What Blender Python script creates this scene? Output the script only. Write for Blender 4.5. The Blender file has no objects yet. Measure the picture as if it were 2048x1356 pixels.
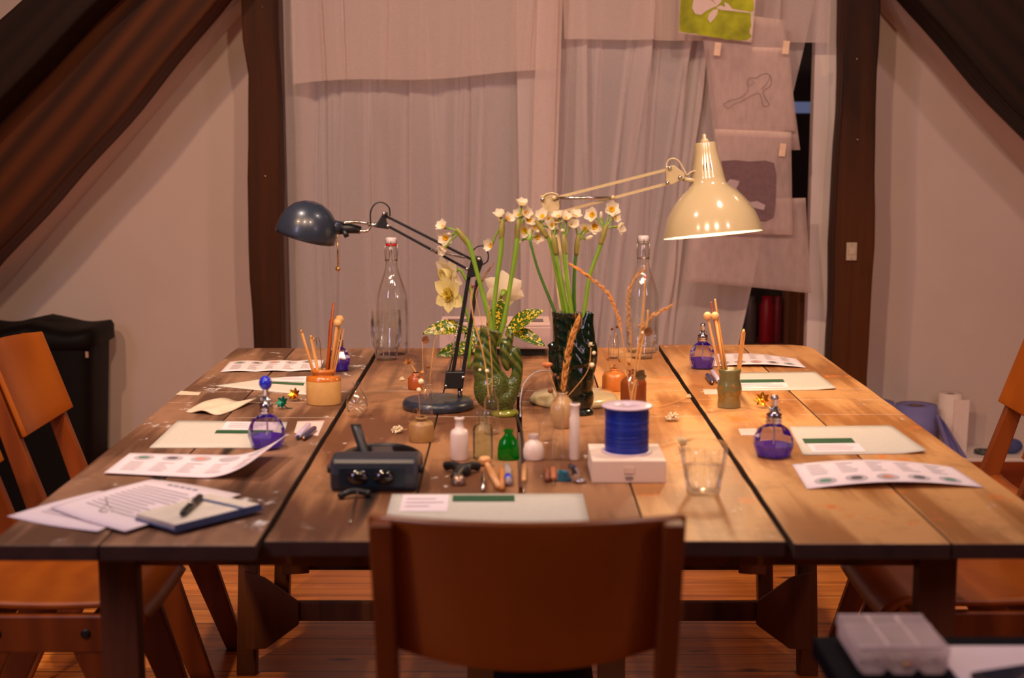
import bpy, bmesh, math, random
from mathutils import Vector, Matrix, Euler
R = math.radians
PI = math.pi
sc = bpy.context.scene
C = sc.collection

# ------------------------------------------------------------------ camera, world, exposure
F = 2900.0                     # focal length in pixels of the 2048 px wide frame
PITCH = R(8.18)
CAMH = 1.40
TH = 0.75                      # table top height
cam_d = bpy.data.cameras.new('camera')
cam = bpy.data.objects.new('camera', cam_d); C.objects.link(cam)
cam_d.sensor_width = 36.0
cam_d.lens = F / 2048.0 * 36.0
cam.location = (0, 0, CAMH)
cam.rotation_euler = (PI/2 - PITCH, 0, 0)
cam_d.clip_start = 0.05
cam_d.dof.use_dof = True
cam_d.dof.focus_distance = 3.85
cam_d.dof.aperture_fstop = 3.0
sc.camera = cam
sc.cycles.transparent_max_bounces = 48
sc.view_settings.view_transform = 'Standard'
sc.view_settings.look = 'None'
sc.view_settings.gamma = 1.0
sc.view_settings.use_curve_mapping = False
sc.view_settings.exposure = -0.16

w = bpy.data.worlds.new('world'); sc.world = w; w.use_nodes = True
w.node_tree.nodes['Background'].inputs[0].default_value = (1.0, 0.60, 0.50, 1)
w.node_tree.nodes['Background'].inputs[1].default_value = 0.06

def lamp(kind, loc, energy, col, aim=None, **kw):
    d = bpy.data.lights.new('light', kind); d.energy = energy; d.color = col
    for k, v in kw.items(): setattr(d, k, v)
    o = bpy.data.objects.new('light', d); C.objects.link(o); o.location = loc
    if aim is not None:
        o.rotation_euler = (Vector(aim) - Vector(loc)).to_track_quat('-Z', 'Y').to_euler()
    return o
WARM = (1.0, 0.60, 0.34)
ROSE = (1.0, 0.62, 0.54)
SOFT = (1.0, 0.78, 0.68)
MID = (1.0, 0.68, 0.46)
# ceiling spotlights on a track behind and above the table
lamp('SPOT', (-1.5, 1.6, 2.75), 150, WARM, (-0.9, 5.0, 0.8), spot_size=R(80), spot_blend=0.8, shadow_soft_size=0.05)
lamp('SPOT', (-0.5, 1.3, 2.75), 155, MID, (-0.2, 4.6, 1.0), spot_size=R(76), spot_blend=0.8, shadow_soft_size=0.05)
lamp('SPOT', (0.5, 1.3, 2.75), 130, MID, (0.4, 4.6, 1.0), spot_size=R(76), spot_blend=0.8, shadow_soft_size=0.05)
lamp('SPOT', (1.6, 1.6, 2.75), 62, ROSE, (1.4, 5.0, 0.9), spot_size=R(80), spot_blend=0.8, shadow_soft_size=0.06)
lamp('SPOT', (-0.9, 2.8, 2.8), 120, SOFT, (-0.6, 2.9, 0.7), spot_size=R(84), spot_blend=0.8, shadow_soft_size=0.05)
lamp('SPOT', (0.8, 3.0, 2.8), 78, SOFT, (0.6, 3.1, 0.7), spot_size=R(90), spot_blend=0.8, shadow_soft_size=0.05)
lamp('SPOT', (-1.9, 4.6, 2.9), 70, WARM, (-0.9, 4.9, 0.0), spot_size=R(100), spot_blend=0.9, shadow_soft_size=0.05)  # side pair added to brighten the floor behind the table
lamp('SPOT', (2.0, 4.4, 2.9), 70, WARM, (0.8, 4.9, 0.0), spot_size=R(100), spot_blend=0.9, shadow_soft_size=0.05)
# dusk daylight through a roof window, up and to the left behind the camera
# spot added to brighten the organiser on the side table
lamp('SPOT', (1.3, 2.5, 2.8), 26, (1.0, 0.66, 0.56), (.62, 1.75, .7), spot_size=R(28), spot_blend=0.9, shadow_soft_size=0.06)
# two spots added between the table and the curtain to brighten the floor
lamp('SPOT', (-0.75, 5.0, 2.9), 125, WARM, (-0.5, 4.35, 0.0), spot_size=R(54), spot_blend=0.7, shadow_soft_size=0.05)
lamp('SPOT', (0.85, 5.0, 2.9), 110, WARM, (0.7, 4.35, 0.0), spot_size=R(54), spot_blend=0.7, shadow_soft_size=0.05)
lamp('AREA', (-2.2, 0.2, 2.3), 27, (0.72, 0.62, 1.0), (0.2, 4.2, 1.0), shape='RECTANGLE', size=0.5, size_y=1.1)
# dim light added to reveal the room behind the curtain
lamp('POINT', (-0.9, 7.3, 2.5), 14, ROSE, shadow_soft_size=0.1)
lamp('AREA', (2.4, 0.4, 2.3), 16, (0.95, 0.62, 0.80), (1.2, 5.0, 1.0), shape='RECTANGLE', size=0.6, size_y=1.0)

# ------------------------------------------------------------------ placing helpers
def ray(px, py):
    dx = (px - 1024) / F; dy = (678 - py) / F
    return Vector((dx, math.cos(PITCH) + dy*math.sin(PITCH), -math.sin(PITCH) + dy*math.cos(PITCH)))
def T(px, py, h=TH):           # point on the level plane of height h
    r = ray(px, py); t = (h - CAMH) / r.z
    return Vector((0, 0, CAMH)) + r*t
def At(px, py, D):             # point at distance D into the room
    r = ray(px, py); t = D / r.y
    return Vector((0, 0, CAMH)) + r*t
def S(p):                      # metres per pixel at p
    q = Vector(p) - Vector((0, 0, CAMH))
    return (q.y*math.cos(PITCH) - q.z*math.sin(PITCH)) / F

# ------------------------------------------------------------------ materials
def lin(c):
    out = []
    for v in c:
        v /= 255.0
        out.append(v/12.92 if v <= 0.04045 else ((v+0.055)/1.055)**2.4)
    return (*out, 1.0)
MC = {}
def newmat(name):
    m = bpy.data.materials.new(name); m.use_nodes = True
    return m, m.node_tree.nodes, m.node_tree.links, m.node_tree.nodes['Principled BSDF']
def mat(name, rgb, rough=0.5, metal=0.0, var=0.10, scale=30.0, bump=0.0, trans=0.0, emit=None, estr=0.0, coat=0.0, spec=0.5, stretch=(1, 1, 1)):
    if name in MC: return MC[name]
    m, n, l, p = newmat(name)
    tc = n.new('ShaderNodeTexCoord'); mp = n.new('ShaderNodeMapping'); mp.inputs['Scale'].default_value = stretch
    l.new(tc.outputs['Object'], mp.inputs[0])
    nz = n.new('ShaderNodeTexNoise'); nz.inputs['Scale'].default_value = scale; nz.inputs['Detail'].default_value = 4
    l.new(mp.outputs[0], nz.inputs['Vector'])
    rp = n.new('ShaderNodeValToRGB'); c = lin(rgb)
    rp.color_ramp.elements[0].position = 0.3; rp.color_ramp.elements[1].position = 0.7
    rp.color_ramp.elements[0].color = tuple(v*(1-var) for v in c[:3]) + (1,)
    rp.color_ramp.elements[1].color = tuple(min(1, v*(1+var)) for v in c[:3]) + (1,)
    l.new(nz.outputs[0], rp.inputs[0]); l.new(rp.outputs[0], p.inputs['Base Color'])
    p.inputs['Roughness'].default_value = rough; p.inputs['Metallic'].default_value = metal
    p.inputs['Transmission Weight'].default_value = trans
    p.inputs['Coat Weight'].default_value = coat
    p.inputs['Specular IOR Level'].default_value = spec
    if emit:
        p.inputs['Emission Color'].default_value = lin(emit); p.inputs['Emission Strength'].default_value = estr
    if bump:
        b = n.new('ShaderNodeBump'); b.inputs['Strength'].default_value = bump; b.inputs['Distance'].default_value = 0.003
        l.new(nz.outputs[0], b.inputs['Height']); l.new(b.outputs[0], p.inputs['Normal'])
    MC[name] = m; return m

def wood(name, light, dark, axis='Y', scale=1.0, rough=0.45, bump=0.15, knots=False, blotch=None, spec=0.4, con=0.12, lines=None):
    """planks of timber: long noise streaks plus rings bent by a broad noise"""
    if name in MC: return MC[name]
    m, n, l, p = newmat(name)
    tc = n.new('ShaderNodeTexCoord'); mp = n.new('ShaderNodeMapping')
    st = {'X': (1.3, 22, 22), 'Y': (22, 1.3, 22), 'Z': (22, 22, 1.3)}[axis]
    mp.inputs['Scale'].default_value = tuple(v*scale for v in st)
    oi = n.new('ShaderNodeObjectInfo'); vm = n.new('ShaderNodeVectorMath'); vm.operation = 'ADD'
    mul = n.new('ShaderNodeMath'); mul.operation = 'MULTIPLY'; mul.inputs[1].default_value = 37.0
    l.new(oi.outputs['Random'], mul.inputs[0])
    l.new(tc.outputs['Object'], mp.inputs[0]); l.new(mp.outputs[0], vm.inputs[0]); l.new(mul.outputs[0], vm.inputs[1])
    n1 = n.new('ShaderNodeTexNoise'); n1.inputs['Scale'].default_value = 1.4; n1.inputs['Detail'].default_value = 8; n1.inputs['Roughness'].default_value = 0.65
    n1.inputs['Distortion'].default_value = 0.6
    l.new(vm.outputs[0], n1.inputs['Vector'])
    wv = n.new('ShaderNodeTexWave'); wv.wave_type = 'RINGS'; wv.inputs['Scale'].default_value = 0.55; wv.inputs['Distortion'].default_value = 6.0
    wv.inputs['Detail'].default_value = 3; wv.inputs['Detail Scale'].default_value = 0.8
    l.new(vm.outputs[0], wv.inputs['Vector'])
    mx = n.new('ShaderNodeMix'); mx.inputs[0].default_value = 0.35
    l.new(n1.outputs[0], mx.inputs[2]); l.new(wv.outputs[0], mx.inputs[3])
    rp = n.new('ShaderNodeValToRGB'); e = rp.color_ramp.elements
    e[0].position = 0.48-con; e[0].color = lin(dark); e[1].position = 0.48+con; e[1].color = lin(light)
    l.new(mx.outputs[0], rp.inputs[0])
    col = rp.outputs[0]
    if knots:
        vo = n.new('ShaderNodeTexVoronoi'); vo.inputs['Scale'].default_value = 0.42; l.new(vm.outputs[0], vo.inputs['Vector'])
        kr = n.new('ShaderNodeValToRGB'); kr.color_ramp.elements[0].position = 0.07; kr.color_ramp.elements[0].color = (1, 1, 1, 1)
        kr.color_ramp.elements[1].position = 0.15; kr.color_ramp.elements[1].color = (0, 0, 0, 1)
        l.new(vo.outputs['Distance'], kr.inputs[0])
        km = n.new('ShaderNodeMix'); km.data_type = 'RGBA'; l.new(kr.outputs[0], km.inputs[0]); l.new(col, km.inputs[6])
        km.inputs[7].default_value = lin(tuple(v*0.35 for v in dark)); col = km.outputs[2]
    if blotch:
        for (bc, sc_, lo, hi, sd) in blotch:
            bn = n.new('ShaderNodeTexNoise'); bn.inputs['Scale'].default_value = sc_; bn.inputs['Detail'].default_value = 7
            bn.inputs['Roughness'].default_value = 0.75
            bmp = n.new('ShaderNodeMapping'); bmp.inputs['Location'].default_value = (sd, sd*2, 0); bmp.inputs['Scale'].default_value = (1, 0.8, 1)
            l.new(tc.outputs['Object'], bmp.inputs[0]); l.new(bmp.outputs[0], bn.inputs['Vector'])
            br = n.new('ShaderNodeValToRGB'); br.color_ramp.elements[0].position = lo; br.color_ramp.elements[0].color = (0, 0, 0, 1)
            br.color_ramp.elements[1].position = hi; br.color_ramp.elements[1].color = (1, 1, 1, 1)
            l.new(bn.outputs[0], br.inputs[0])
            bm_ = n.new('ShaderNodeMix'); bm_.data_type = 'RGBA'; l.new(br.outputs[0], bm_.inputs[0]); l.new(col, bm_.inputs[6])
            bm_.inputs[7].default_value = lin(bc); col = bm_.outputs[2]
    if lines:
        sp = n.new('ShaderNodeSeparateXYZ'); l.new(tc.outputs['Object'], sp.inputs[0])
        gn = n.new('ShaderNodeTexNoise'); gn.inputs['Scale'].default_value = 9; gn.inputs['Detail'].default_value = 3; l.new(tc.outputs['Object'], gn.inputs['Vector'])
        for y_ in lines:
            a1 = n.new('ShaderNodeMath'); a1.operation = 'SUBTRACT'; a1.inputs[1].default_value = y_; l.new(sp.outputs[1], a1.inputs[0])
            a2 = n.new('ShaderNodeMath'); a2.operation = 'ABSOLUTE'; l.new(a1.outputs[0], a2.inputs[0])
            a3 = n.new('ShaderNodeMath'); a3.operation = 'LESS_THAN'; a3.inputs[1].default_value = 0.0022; l.new(a2.outputs[0], a3.inputs[0])
            a4 = n.new('ShaderNodeMath'); a4.operation = 'GREATER_THAN'; a4.inputs[1].default_value = 0.47; l.new(gn.outputs[0], a4.inputs[0])
            a5 = n.new('ShaderNodeMath'); a5.operation = 'MULTIPLY'; l.new(a3.outputs[0], a5.inputs[0]); l.new(a4.outputs[0], a5.inputs[1])
            a6 = n.new('ShaderNodeMath'); a6.operation = 'MULTIPLY'; a6.inputs[1].default_value = 0.5; l.new(a5.outputs[0], a6.inputs[0])
            bm_ = n.new('ShaderNodeMix'); bm_.data_type = 'RGBA'; l.new(a6.outputs[0], bm_.inputs[0]); l.new(col, bm_.inputs[6]); bm_.inputs[7].default_value = lin((224, 206, 190)); col = bm_.outputs[2]
    l.new(col, p.inputs['Base Color'])
    p.inputs['Roughness'].default_value = rough; p.inputs['Specular IOR Level'].default_value = spec
    b = n.new('ShaderNodeBump'); b.inputs['Strength'].default_value = bump; b.inputs['Distance'].default_value = 0.004
    l.new(mx.outputs[0], b.inputs['Height']); l.new(b.outputs[0], p.inputs['Normal'])
    MC[name] = m; return m

def thin_glass(name, tint=(1, 1, 1), rough=0.02, base=0.05, k=0.9, diffuse=0.0, dcol=None):
    """blown glass wall: clear straight through, mirror towards grazing angles"""
    if name in MC: return MC[name]
    m, n, l, p = newmat(name); n.remove(p); out = n['Material Output']
    tr = n.new('ShaderNodeBsdfTransparent'); tr.inputs[0].default_value = (*tint, 1)
    gl = n.new('ShaderNodeBsdfGlossy'); gl.inputs['Roughness'].default_value = rough; gl.inputs[0].default_value = (1, 1, 1, 1)
    lw = n.new('ShaderNodeLayerWeight'); lw.inputs[0].default_value = 0.17
    ma = n.new('ShaderNodeMath'); ma.operation = 'MULTIPLY_ADD'; ma.inputs[1].default_value = k; ma.inputs[2].default_value = base
    ma.use_clamp = True; l.new(lw.outputs['Fresnel'], ma.inputs[0])
    nz = n.new('ShaderNodeTexNoise'); nz.inputs['Scale'].default_value = 40
    bp = n.new('ShaderNodeBump'); bp.inputs['Strength'].default_value = 0.05; l.new(nz.outputs[0], bp.inputs['Height']); l.new(bp.outputs[0], gl.inputs['Normal'])
    mx = n.new('ShaderNodeMixShader'); l.new(ma.outputs[0], mx.inputs[0]); l.new(tr.outputs[0], mx.inputs[1]); l.new(gl.outputs[0], mx.inputs[2])
    res = mx
    if diffuse:
        tl = n.new('ShaderNodeBsdfTranslucent'); tl.inputs[0].default_value = lin(dcol)
        df = n.new('ShaderNodeBsdfDiffuse'); df.inputs[0].default_value = lin(dcol)
        ad = n.new('ShaderNodeMixShader'); ad.inputs[0].default_value = 0.5; l.new(tl.outputs[0], ad.inputs[1]); l.new(df.outputs[0], ad.inputs[2])
        m2 = n.new('ShaderNodeMixShader'); m2.inputs[0].default_value = diffuse; l.new(mx.outputs[0], m2.inputs[1]); l.new(ad.outputs[0], m2.inputs[2]); res = m2
    l.new(res.outputs[0], out.inputs[0]); MC[name] = m; return m

def cloth(name, rgb, opacity=0.8, edge=0.2, weave=400, trans=0.4):
    """sheer woven cloth or tracing paper"""
    if name in MC: return MC[name]
    m, n, l, p = newmat(name); n.remove(p); out = n['Material Output']
    tc = n.new('ShaderNodeTexCoord')
    nz = n.new('ShaderNodeTexNoise'); nz.inputs['Scale'].default_value = weave; nz.inputs['Detail'].default_value = 2
    mp = n.new('ShaderNodeMapping'); mp.inputs['Scale'].default_value = (1, 1, 0.35); l.new(tc.outputs['Object'], mp.inputs[0]); l.new(mp.outputs[0], nz.inputs['Vector'])
    c = lin(rgb)
    rp = n.new('ShaderNodeValToRGB'); rp.color_ramp.elements[0].position = 0.3; rp.color_ramp.elements[1].position = 0.7
    rp.color_ramp.elements[0].color = tuple(v*0.86 for v in c[:3]) + (1,); rp.color_ramp.elements[1].color = c
    l.new(nz.outputs[0], rp.inputs[0])
    df = n.new('ShaderNodeBsdfDiffuse'); tl = n.new('ShaderNodeBsdfTranslucent')
    l.new(rp.outputs[0], df.inputs[0]); l.new(rp.outputs[0], tl.inputs[0])
    a = n.new('ShaderNodeMixShader'); a.inputs[0].default_value = trans; l.new(df.outputs[0], a.inputs[1]); l.new(tl.outputs[0], a.inputs[2])
    tr = n.new('ShaderNodeBsdfTransparent')
    lw = n.new('ShaderNodeLayerWeight'); lw.inputs[0].default_value = 0.5
    ma = n.new('ShaderNodeMath'); ma.operation = 'MULTIPLY_ADD'; ma.inputs[1].default_value = edge*2; ma.inputs[2].default_value = opacity; ma.use_clamp = True
    l.new(lw.outputs['Facing'], ma.inputs[0])
    b = n.new('ShaderNodeMixShader'); l.new(ma.outputs[0], b.inputs[0]); l.new(tr.outputs[0], b.inputs[1]); l.new(a.outputs[0], b.inputs[2])
    l.new(b.outputs[0], out.inputs[0]); MC[name] = m; return m

# ------------------------------------------------------------------ mesh builder
class B:
    def __init__(s): s.v = []; s.f = []; s.m = []; s.s = []
    def add(s, vs, fs, m=0, sm=False, M=None):
        o = len(s.v)
        s.v += [tuple(M @ Vector(v)) if M else tuple(v) for v in vs]
        s.f += [tuple(i+o for i in f) for f in fs]; s.m += [m]*len(fs); s.s += [sm]*len(fs); return s
    def box(s, c, d, rot=(0, 0, 0), m=0, taper=1.0):
        x, y, z = d[0]/2, d[1]/2, d[2]/2
        vs = [(-x, -y, -z), (x, -y, -z), (x, y, -z), (-x, y, -z), (-x*taper, -y*taper, z), (x*taper, -y*taper, z), (x*taper, y*taper, z), (-x*taper, y*taper, z)]
        fs = [(0, 3, 2, 1), (4, 5, 6, 7), (0, 1, 5, 4), (1, 2, 6, 5), (2, 3, 7, 6), (3, 0, 4, 7)]
        M = Matrix.Translation(c) @ Euler(rot).to_matrix().to_4x4()
        return s.add(vs, fs, m, False, M)
    def lathe(s, prof, seg=32, c=(0, 0, 0), sx=1, sy=1, m=0, M=None, sm=True, cap=True):
        vs = []; fs = []; k = len(prof)
        for (r, z) in prof:
            for i in range(seg):
                a = 2*PI*i/seg; vs.append((r*math.cos(a)*sx, r*math.sin(a)*sy, z))
        for j in range(k-1):
            for i in range(seg):
                i2 = (i+1) % seg; fs.append((j*seg+i, j*seg+i2, (j+1)*seg+i2, (j+1)*seg+i))
        if cap:
            if prof[0][0] > 1e-6: fs.append(tuple(range(seg))[::-1])
            if prof[-1][0] > 1e-6: fs.append(tuple((k-1)*seg+i for i in range(seg)))
        MM = Matrix.Translation(c) @ (M if M else Matrix.Identity(4))
        return s.add(vs, fs, m, sm, MM)
    def ball(s, c, r, seg=16, m=0, M=None):
        if not hasattr(r, '__len__'): r = (r, r, r)
        n = seg//2; prof = [(max(1e-5, math.sin(PI*j/n)), -math.cos(PI*j/n)) for j in range(n+1)]
        SM = Matrix.Diagonal((r[0], r[1], r[2], 1))
        return s.lathe(prof, seg, c, m=m, M=(M @ SM) if M else SM, cap=False)
    def tube(s, pts, rad, seg=8, m=0, sm=True, flat=1.0, n=0):
        pts = [Vector(p) for p in pts]
        if n: pts, rad = spline(pts, rad, n)
        if not hasattr(rad, '__len__'): rad = [rad]*len(pts)
        vs = []; fs = []; up = None
        for i, p in enumerate(pts):
            t = (pts[min(i+1, len(pts)-1)] - pts[max(i-1, 0)])
            t = t.normalized() if t.length > 1e-9 else Vector((0, 0, 1))
            if up is None:
                up = Vector((0, 1, 0)) if abs(t.y) < 0.9 else Vector((1, 0, 0))
            a = t.cross(up); a = a.normalized() if a.length > 1e-6 else Vector((1, 0, 0)); b = a.cross(t).normalized(); up = b
            for k in range(seg):
                an = 2*PI*k/seg + PI/seg; vs.append(p + (a*math.cos(an) + b*math.sin(an)*flat)*rad[i])
        for j in range(len(pts)-1):
            for k in range(seg):
                k2 = (k+1) % seg; fs.append((j*seg+k, j*seg+k2, (j+1)*seg+k2, (j+1)*seg+k))
        fs.append(tuple(range(seg))[::-1]); fs.append(tuple((len(pts)-1)*seg+k for k in range(seg)))
        return s.add(vs, fs, m, sm)
    def prism(s, poly, axis, lo, hi, m=0, M=None):
        """polygon in the two other axes, pushed out along axis"""
        def P(u, v, t): return {'X': (t, u, v), 'Y': (u, t, v), 'Z': (u, v, t)}[axis]
        n = len(poly); vs = [P(u, v, lo) for u, v in poly] + [P(u, v, hi) for u, v in poly]
        fs = [tuple(range(n))[::-1], tuple(range(n, 2*n))] + [(i, (i+1) % n, n+(i+1) % n, n+i) for i in range(n)]
        return s.add(vs, fs, m, False, M)
    def grid(s, fn, nu, nv, m=0, sm=True, M=None):
        vs = [fn(i/nu, j/nv) for j in range(nv+1) for i in range(nu+1)]
        fs = [(j*(nu+1)+i, j*(nu+1)+i+1, (j+1)*(nu+1)+i+1, (j+1)*(nu+1)+i) for j in range(nv) for i in range(nu)]
        return s.add(vs, fs, m, sm, M)
    def obj(s, name, mats, parent=None, loc=(0, 0, 0), rot=(0, 0, 0), bevel=0, solid=0, remesh=0, sub=0):
        me = bpy.data.meshes.new(name); me.from_pydata(s.v, [], s.f)
        mats = mats if isinstance(mats, (list, tuple)) else [mats]
        for q in mats: me.materials.append(q)
        me.polygons.foreach_set('material_index', s.m); me.polygons.foreach_set('use_smooth', s.s)
        bm = bmesh.new(); bm.from_mesh(me); bmesh.ops.recalc_face_normals(bm, faces=bm.faces); bm.to_mesh(me); bm.free()
        me.update()
        o = bpy.data.objects.new(name, me); C.objects.link(o); o.location = loc; o.rotation_euler = rot
        if parent: o.parent = parent
        if remesh:
            q = o.modifiers.new('r', 'REMESH'); q.mode = 'VOXEL'; q.voxel_size = remesh; q.use_smooth_shade = True
            q = o.modifiers.new('s', 'SMOOTH'); q.iterations = 4
        if solid:
            q = o.modifiers.new('t', 'SOLIDIFY'); q.thickness = solid; q.offset = 0
        if bevel:
            q = o.modifiers.new('b', 'BEVEL'); q.width = bevel; q.segments = 2; q.limit_method = 'ANGLE'; q.angle_limit = R(40)
        if sub:
            q = o.modifiers.new('u', 'SUBSURF'); q.levels = sub; q.render_levels = sub
        return o

def spline(pts, rad, n):
    k = len(pts); out = []; rr = []
    rl = rad if hasattr(rad, '__len__') else [rad]*k
    for i in range(k-1):
        p0, p1, p2, p3 = pts[max(i-1, 0)], pts[i], pts[i+1], pts[min(i+2, k-1)]
        for j in range(n):
            t = j/n
            out.append(0.5*((2*p1) + (p2-p0)*t + (2*p0-5*p1+4*p2-p3)*t*t + (3*p1-p0-3*p2+p3)*t**3))
            rr.append(rl[i]*(1-t)+rl[i+1]*t)
    out.append(pts[-1]); rr.append(rl[-1]); return out, rr

def tag(o, label=None, cat=None, group=None, kind=None):
    if label: o['label'] = label
    if cat: o['category'] = cat
    if group: o['group'] = group
    if kind: o['kind'] = kind
    return o
def thing(name, label, cat, loc=(0, 0, 0), rotz=0, group=None):
    o = bpy.data.objects.new(name, None); C.objects.link(o); o.empty_display_size = 0.05
    o.location = loc; o.rotation_euler = (0, 0, rotz)
    return tag(o, label, cat, group)
def struct(name, b, m, **k):
    o = b.obj(name, m, **k); o['kind'] = 'structure'; return o
def copy_thing(root, loc, rotz, label):
    r = root.copy(); C.objects.link(r); r.location = loc; r.scale = (.86, 1, 1); r.rotation_euler = (0, 0, rotz); r['label'] = label
    for ch in list(root.children):
        c = ch.copy(); C.objects.link(c); c.parent = r
        for g in ch.children:
            d = g.copy(); C.objects.link(d); d.parent = c
    return r

# ------------------------------------------------------------------ shared materials
M_plaster = mat('plaster', (206, 186, 176), 0.85, var=0.02, scale=6, bump=0.04)
M_white = mat('white_paint', (226, 214, 212), 0.6, var=0.02, scale=8)
M_oak = wood('old_oak', (84, 43, 13), (32, 15, 5), 'Z', 0.5, 0.65, 0.4, spec=0.2, con=.3)
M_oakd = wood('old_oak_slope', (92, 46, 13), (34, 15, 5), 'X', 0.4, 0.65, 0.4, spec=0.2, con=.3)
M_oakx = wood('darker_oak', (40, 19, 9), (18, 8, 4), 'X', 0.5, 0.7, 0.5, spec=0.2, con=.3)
M_chair = wood('chair_ply', (164, 86, 18), (140, 66, 12), 'Z', 0.4, 0.35, 0.01, con=.35)
M_chairleg = wood('chair_frame_wood', (134, 64, 18), (104, 46, 12), 'Z', 0.6, 0.4, 0.03, con=.3)
M_trestle = wood('trestle_wood', (118, 68, 32), (72, 38, 16), 'Z', 0.5, 0.6, 0.1, knots=True)
M_black = mat('black_plastic', (16, 15, 17), 0.45, var=0.1)
M_steel = mat('steel', (190, 180, 170), 0.22, 1.0, var=0.05)
M_silver = mat('silver_cap', (205, 200, 205), 0.15, 1.0, var=0.05)
M_glass = thin_glass('clear_glass', (0.97, 0.98, 0.97), base=0.07, k=0.6)
M_greenish = thin_glass('pale_green_glass', (0.86, 0.95, 0.86), base=0.05, k=0.9)
M_water = thin_glass('still_water', (0.97, 0.97, 0.97), base=0.02, k=0.5)
M_purple = thin_glass('violet_liquid', (0.30, 0.02, 0.95), diffuse=0.45, dcol=(110, 30, 235), base=0.04)
M_paper = mat('printed_paper', (238, 222, 226), 0.7, var=0.02)
M_felt = mat('grey_green_board', (202, 196, 182), 0.9, var=0.05, scale=200)
M_ink = mat('grey_print', (150, 138, 146), 0.8, var=0.1)
M_inkd = mat('dark_print', (90, 84, 92), 0.8, var=0.2)
M_inkg = mat('green_print', (90, 140, 120), 0.8, var=0.2)
M_inko = mat('orange_print', (214, 140, 110), 0.8, var=0.2)
M_green = mat('dark_green_strip', (34, 84, 50), 0.6, var=0.08)
M_pencil = wood('pale_wood', (222, 166, 96), (190, 128, 66), 'Z', 2.0, 0.5, 0.02)
M_redwood = wood('chopstick_wood', (176, 84, 28), (130, 52, 16), 'Z', 2.0, 0.4, 0.02)

# ------------------------------------------------------------------ setting
# floor of pine boards running across the room
m, n, l, p = newmat('pine_floor')
tc = n.new('ShaderNodeTexCoord'); sep = n.new('ShaderNodeSeparateXYZ'); l.new(tc.outputs['Object'], sep.inputs[0])
dv = n.new('ShaderNodeMath'); dv.operation = 'DIVIDE'; dv.inputs[1].default_value = 0.125; l.new(sep.outputs[1], dv.inputs[0])
fl = n.new('ShaderNodeMath'); fl.operation = 'FLOOR'; l.new(dv.outputs[0], fl.inputs[0])
fr = n.new('ShaderNodeMath'); fr.operation = 'FRACT'; l.new(dv.outputs[0], fr.inputs[0])
cb = n.new('ShaderNodeCombineXYZ'); mu = n.new('ShaderNodeMath'); mu.operation = 'MULTIPLY'; mu.inputs[1].default_value = 7.31; l.new(fl.outputs[0], mu.inputs[0])
sx = n.new('ShaderNodeMath'); sx.operation = 'MULTIPLY'; sx.inputs[1].default_value = 1.3; l.new(sep.outputs[0], sx.inputs[0])
sx2 = n.new('ShaderNodeMath'); sx2.operation = 'ADD'; l.new(sx.outputs[0], sx2.inputs[0]); l.new(mu.outputs[0], sx2.inputs[1])
sy = n.new('ShaderNodeMath'); sy.operation = 'MULTIPLY'; sy.inputs[1].default_value = 22; l.new(sep.outputs[1], sy.inputs[0])
l.new(sx2.outputs[0], cb.inputs[0]); l.new(sy.outputs[0], cb.inputs[1]); l.new(mu.outputs[0], cb.inputs[2])
nz = n.new('ShaderNodeTexNoise'); nz.inputs['Scale'].default_value = 1.6; nz.inputs['Detail'].default_value = 7; nz.inputs['Distortion'].default_value = 0.8; l.new(cb.outputs[0], nz.inputs['Vector'])
rp = n.new('ShaderNodeValToRGB'); rp.color_ramp.elements[0].position = 0.3; rp.color_ramp.elements[0].color = lin((176, 96, 34)); rp.color_ramp.elements[1].position = 0.7; rp.color_ramp.elements[1].color = lin((226, 146, 66)); l.new(nz.outputs[0], rp.inputs[0])
cb2 = n.new('ShaderNodeCombineXYZ'); sy2 = n.new('ShaderNodeMath'); sy2.operation = 'MULTIPLY'; sy2.inputs[1].default_value = 8; l.new(sep.outputs[1], sy2.inputs[0])
sx3 = n.new('ShaderNodeMath'); sx3.operation = 'MULTIPLY_ADD'; sx3.inputs[1].default_value = 2.6; l.new(sep.outputs[0], sx3.inputs[0]); l.new(mu.outputs[0], sx3.inputs[2])
l.new(sx3.outputs[0], cb2.inputs[0]); l.new(sy2.outputs[0], cb2.inputs[1])
vo = n.new('ShaderNodeTexVoronoi'); vo.inputs['Scale'].default_value = 1.0; l.new(cb2.outputs[0], vo.inputs['Vector'])
kr = n.new('ShaderNodeValToRGB'); kr.color_ramp.elements[0].position = 0.06; kr.color_ramp.elements[0].color = (1, 1, 1, 1); kr.color_ramp.elements[1].position = 0.13; kr.color_ramp.elements[1].color = (0, 0, 0, 1); l.new(vo.outputs['Distance'], kr.inputs[0])
km = n.new('ShaderNodeMix'); km.data_type = 'RGBA'; l.new(kr.outputs[0], km.inputs[0]); l.new(rp.outputs[0], km.inputs[6]); km.inputs[7].default_value = lin((80, 34, 14))
gr = n.new('ShaderNodeMath'); gr.operation = 'LESS_THAN'; gr.inputs[1].default_value = 0.035; l.new(fr.outputs[0], gr.inputs[0])
gm = n.new('ShaderNodeMix'); gm.data_type = 'RGBA'; l.new(gr.outputs[0], gm.inputs[0]); l.new(km.outputs[2], gm.inputs[6]); gm.inputs[7].default_value = lin((70, 30, 12))
l.new(gm.outputs[2], p.inputs['Base Color']); p.inputs['Roughness'].default_value = 0.32
M_floor = m
struct('floor', B().box((0, 3.5, -0.02), (9, 10.5, 0.04)), M_floor)

WD = 5.62                       # face of the end wall
b = B(); b.box((-2.95, WD+0.1, 1.7), (4.1, 0.2, 3.4)); struct('wall_left', b, M_plaster)
b = B(); b.box((3.15, WD+0.1, 1.7), (3.8, 0.2, 3.4)); struct('wall_right', b, M_plaster)
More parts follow.
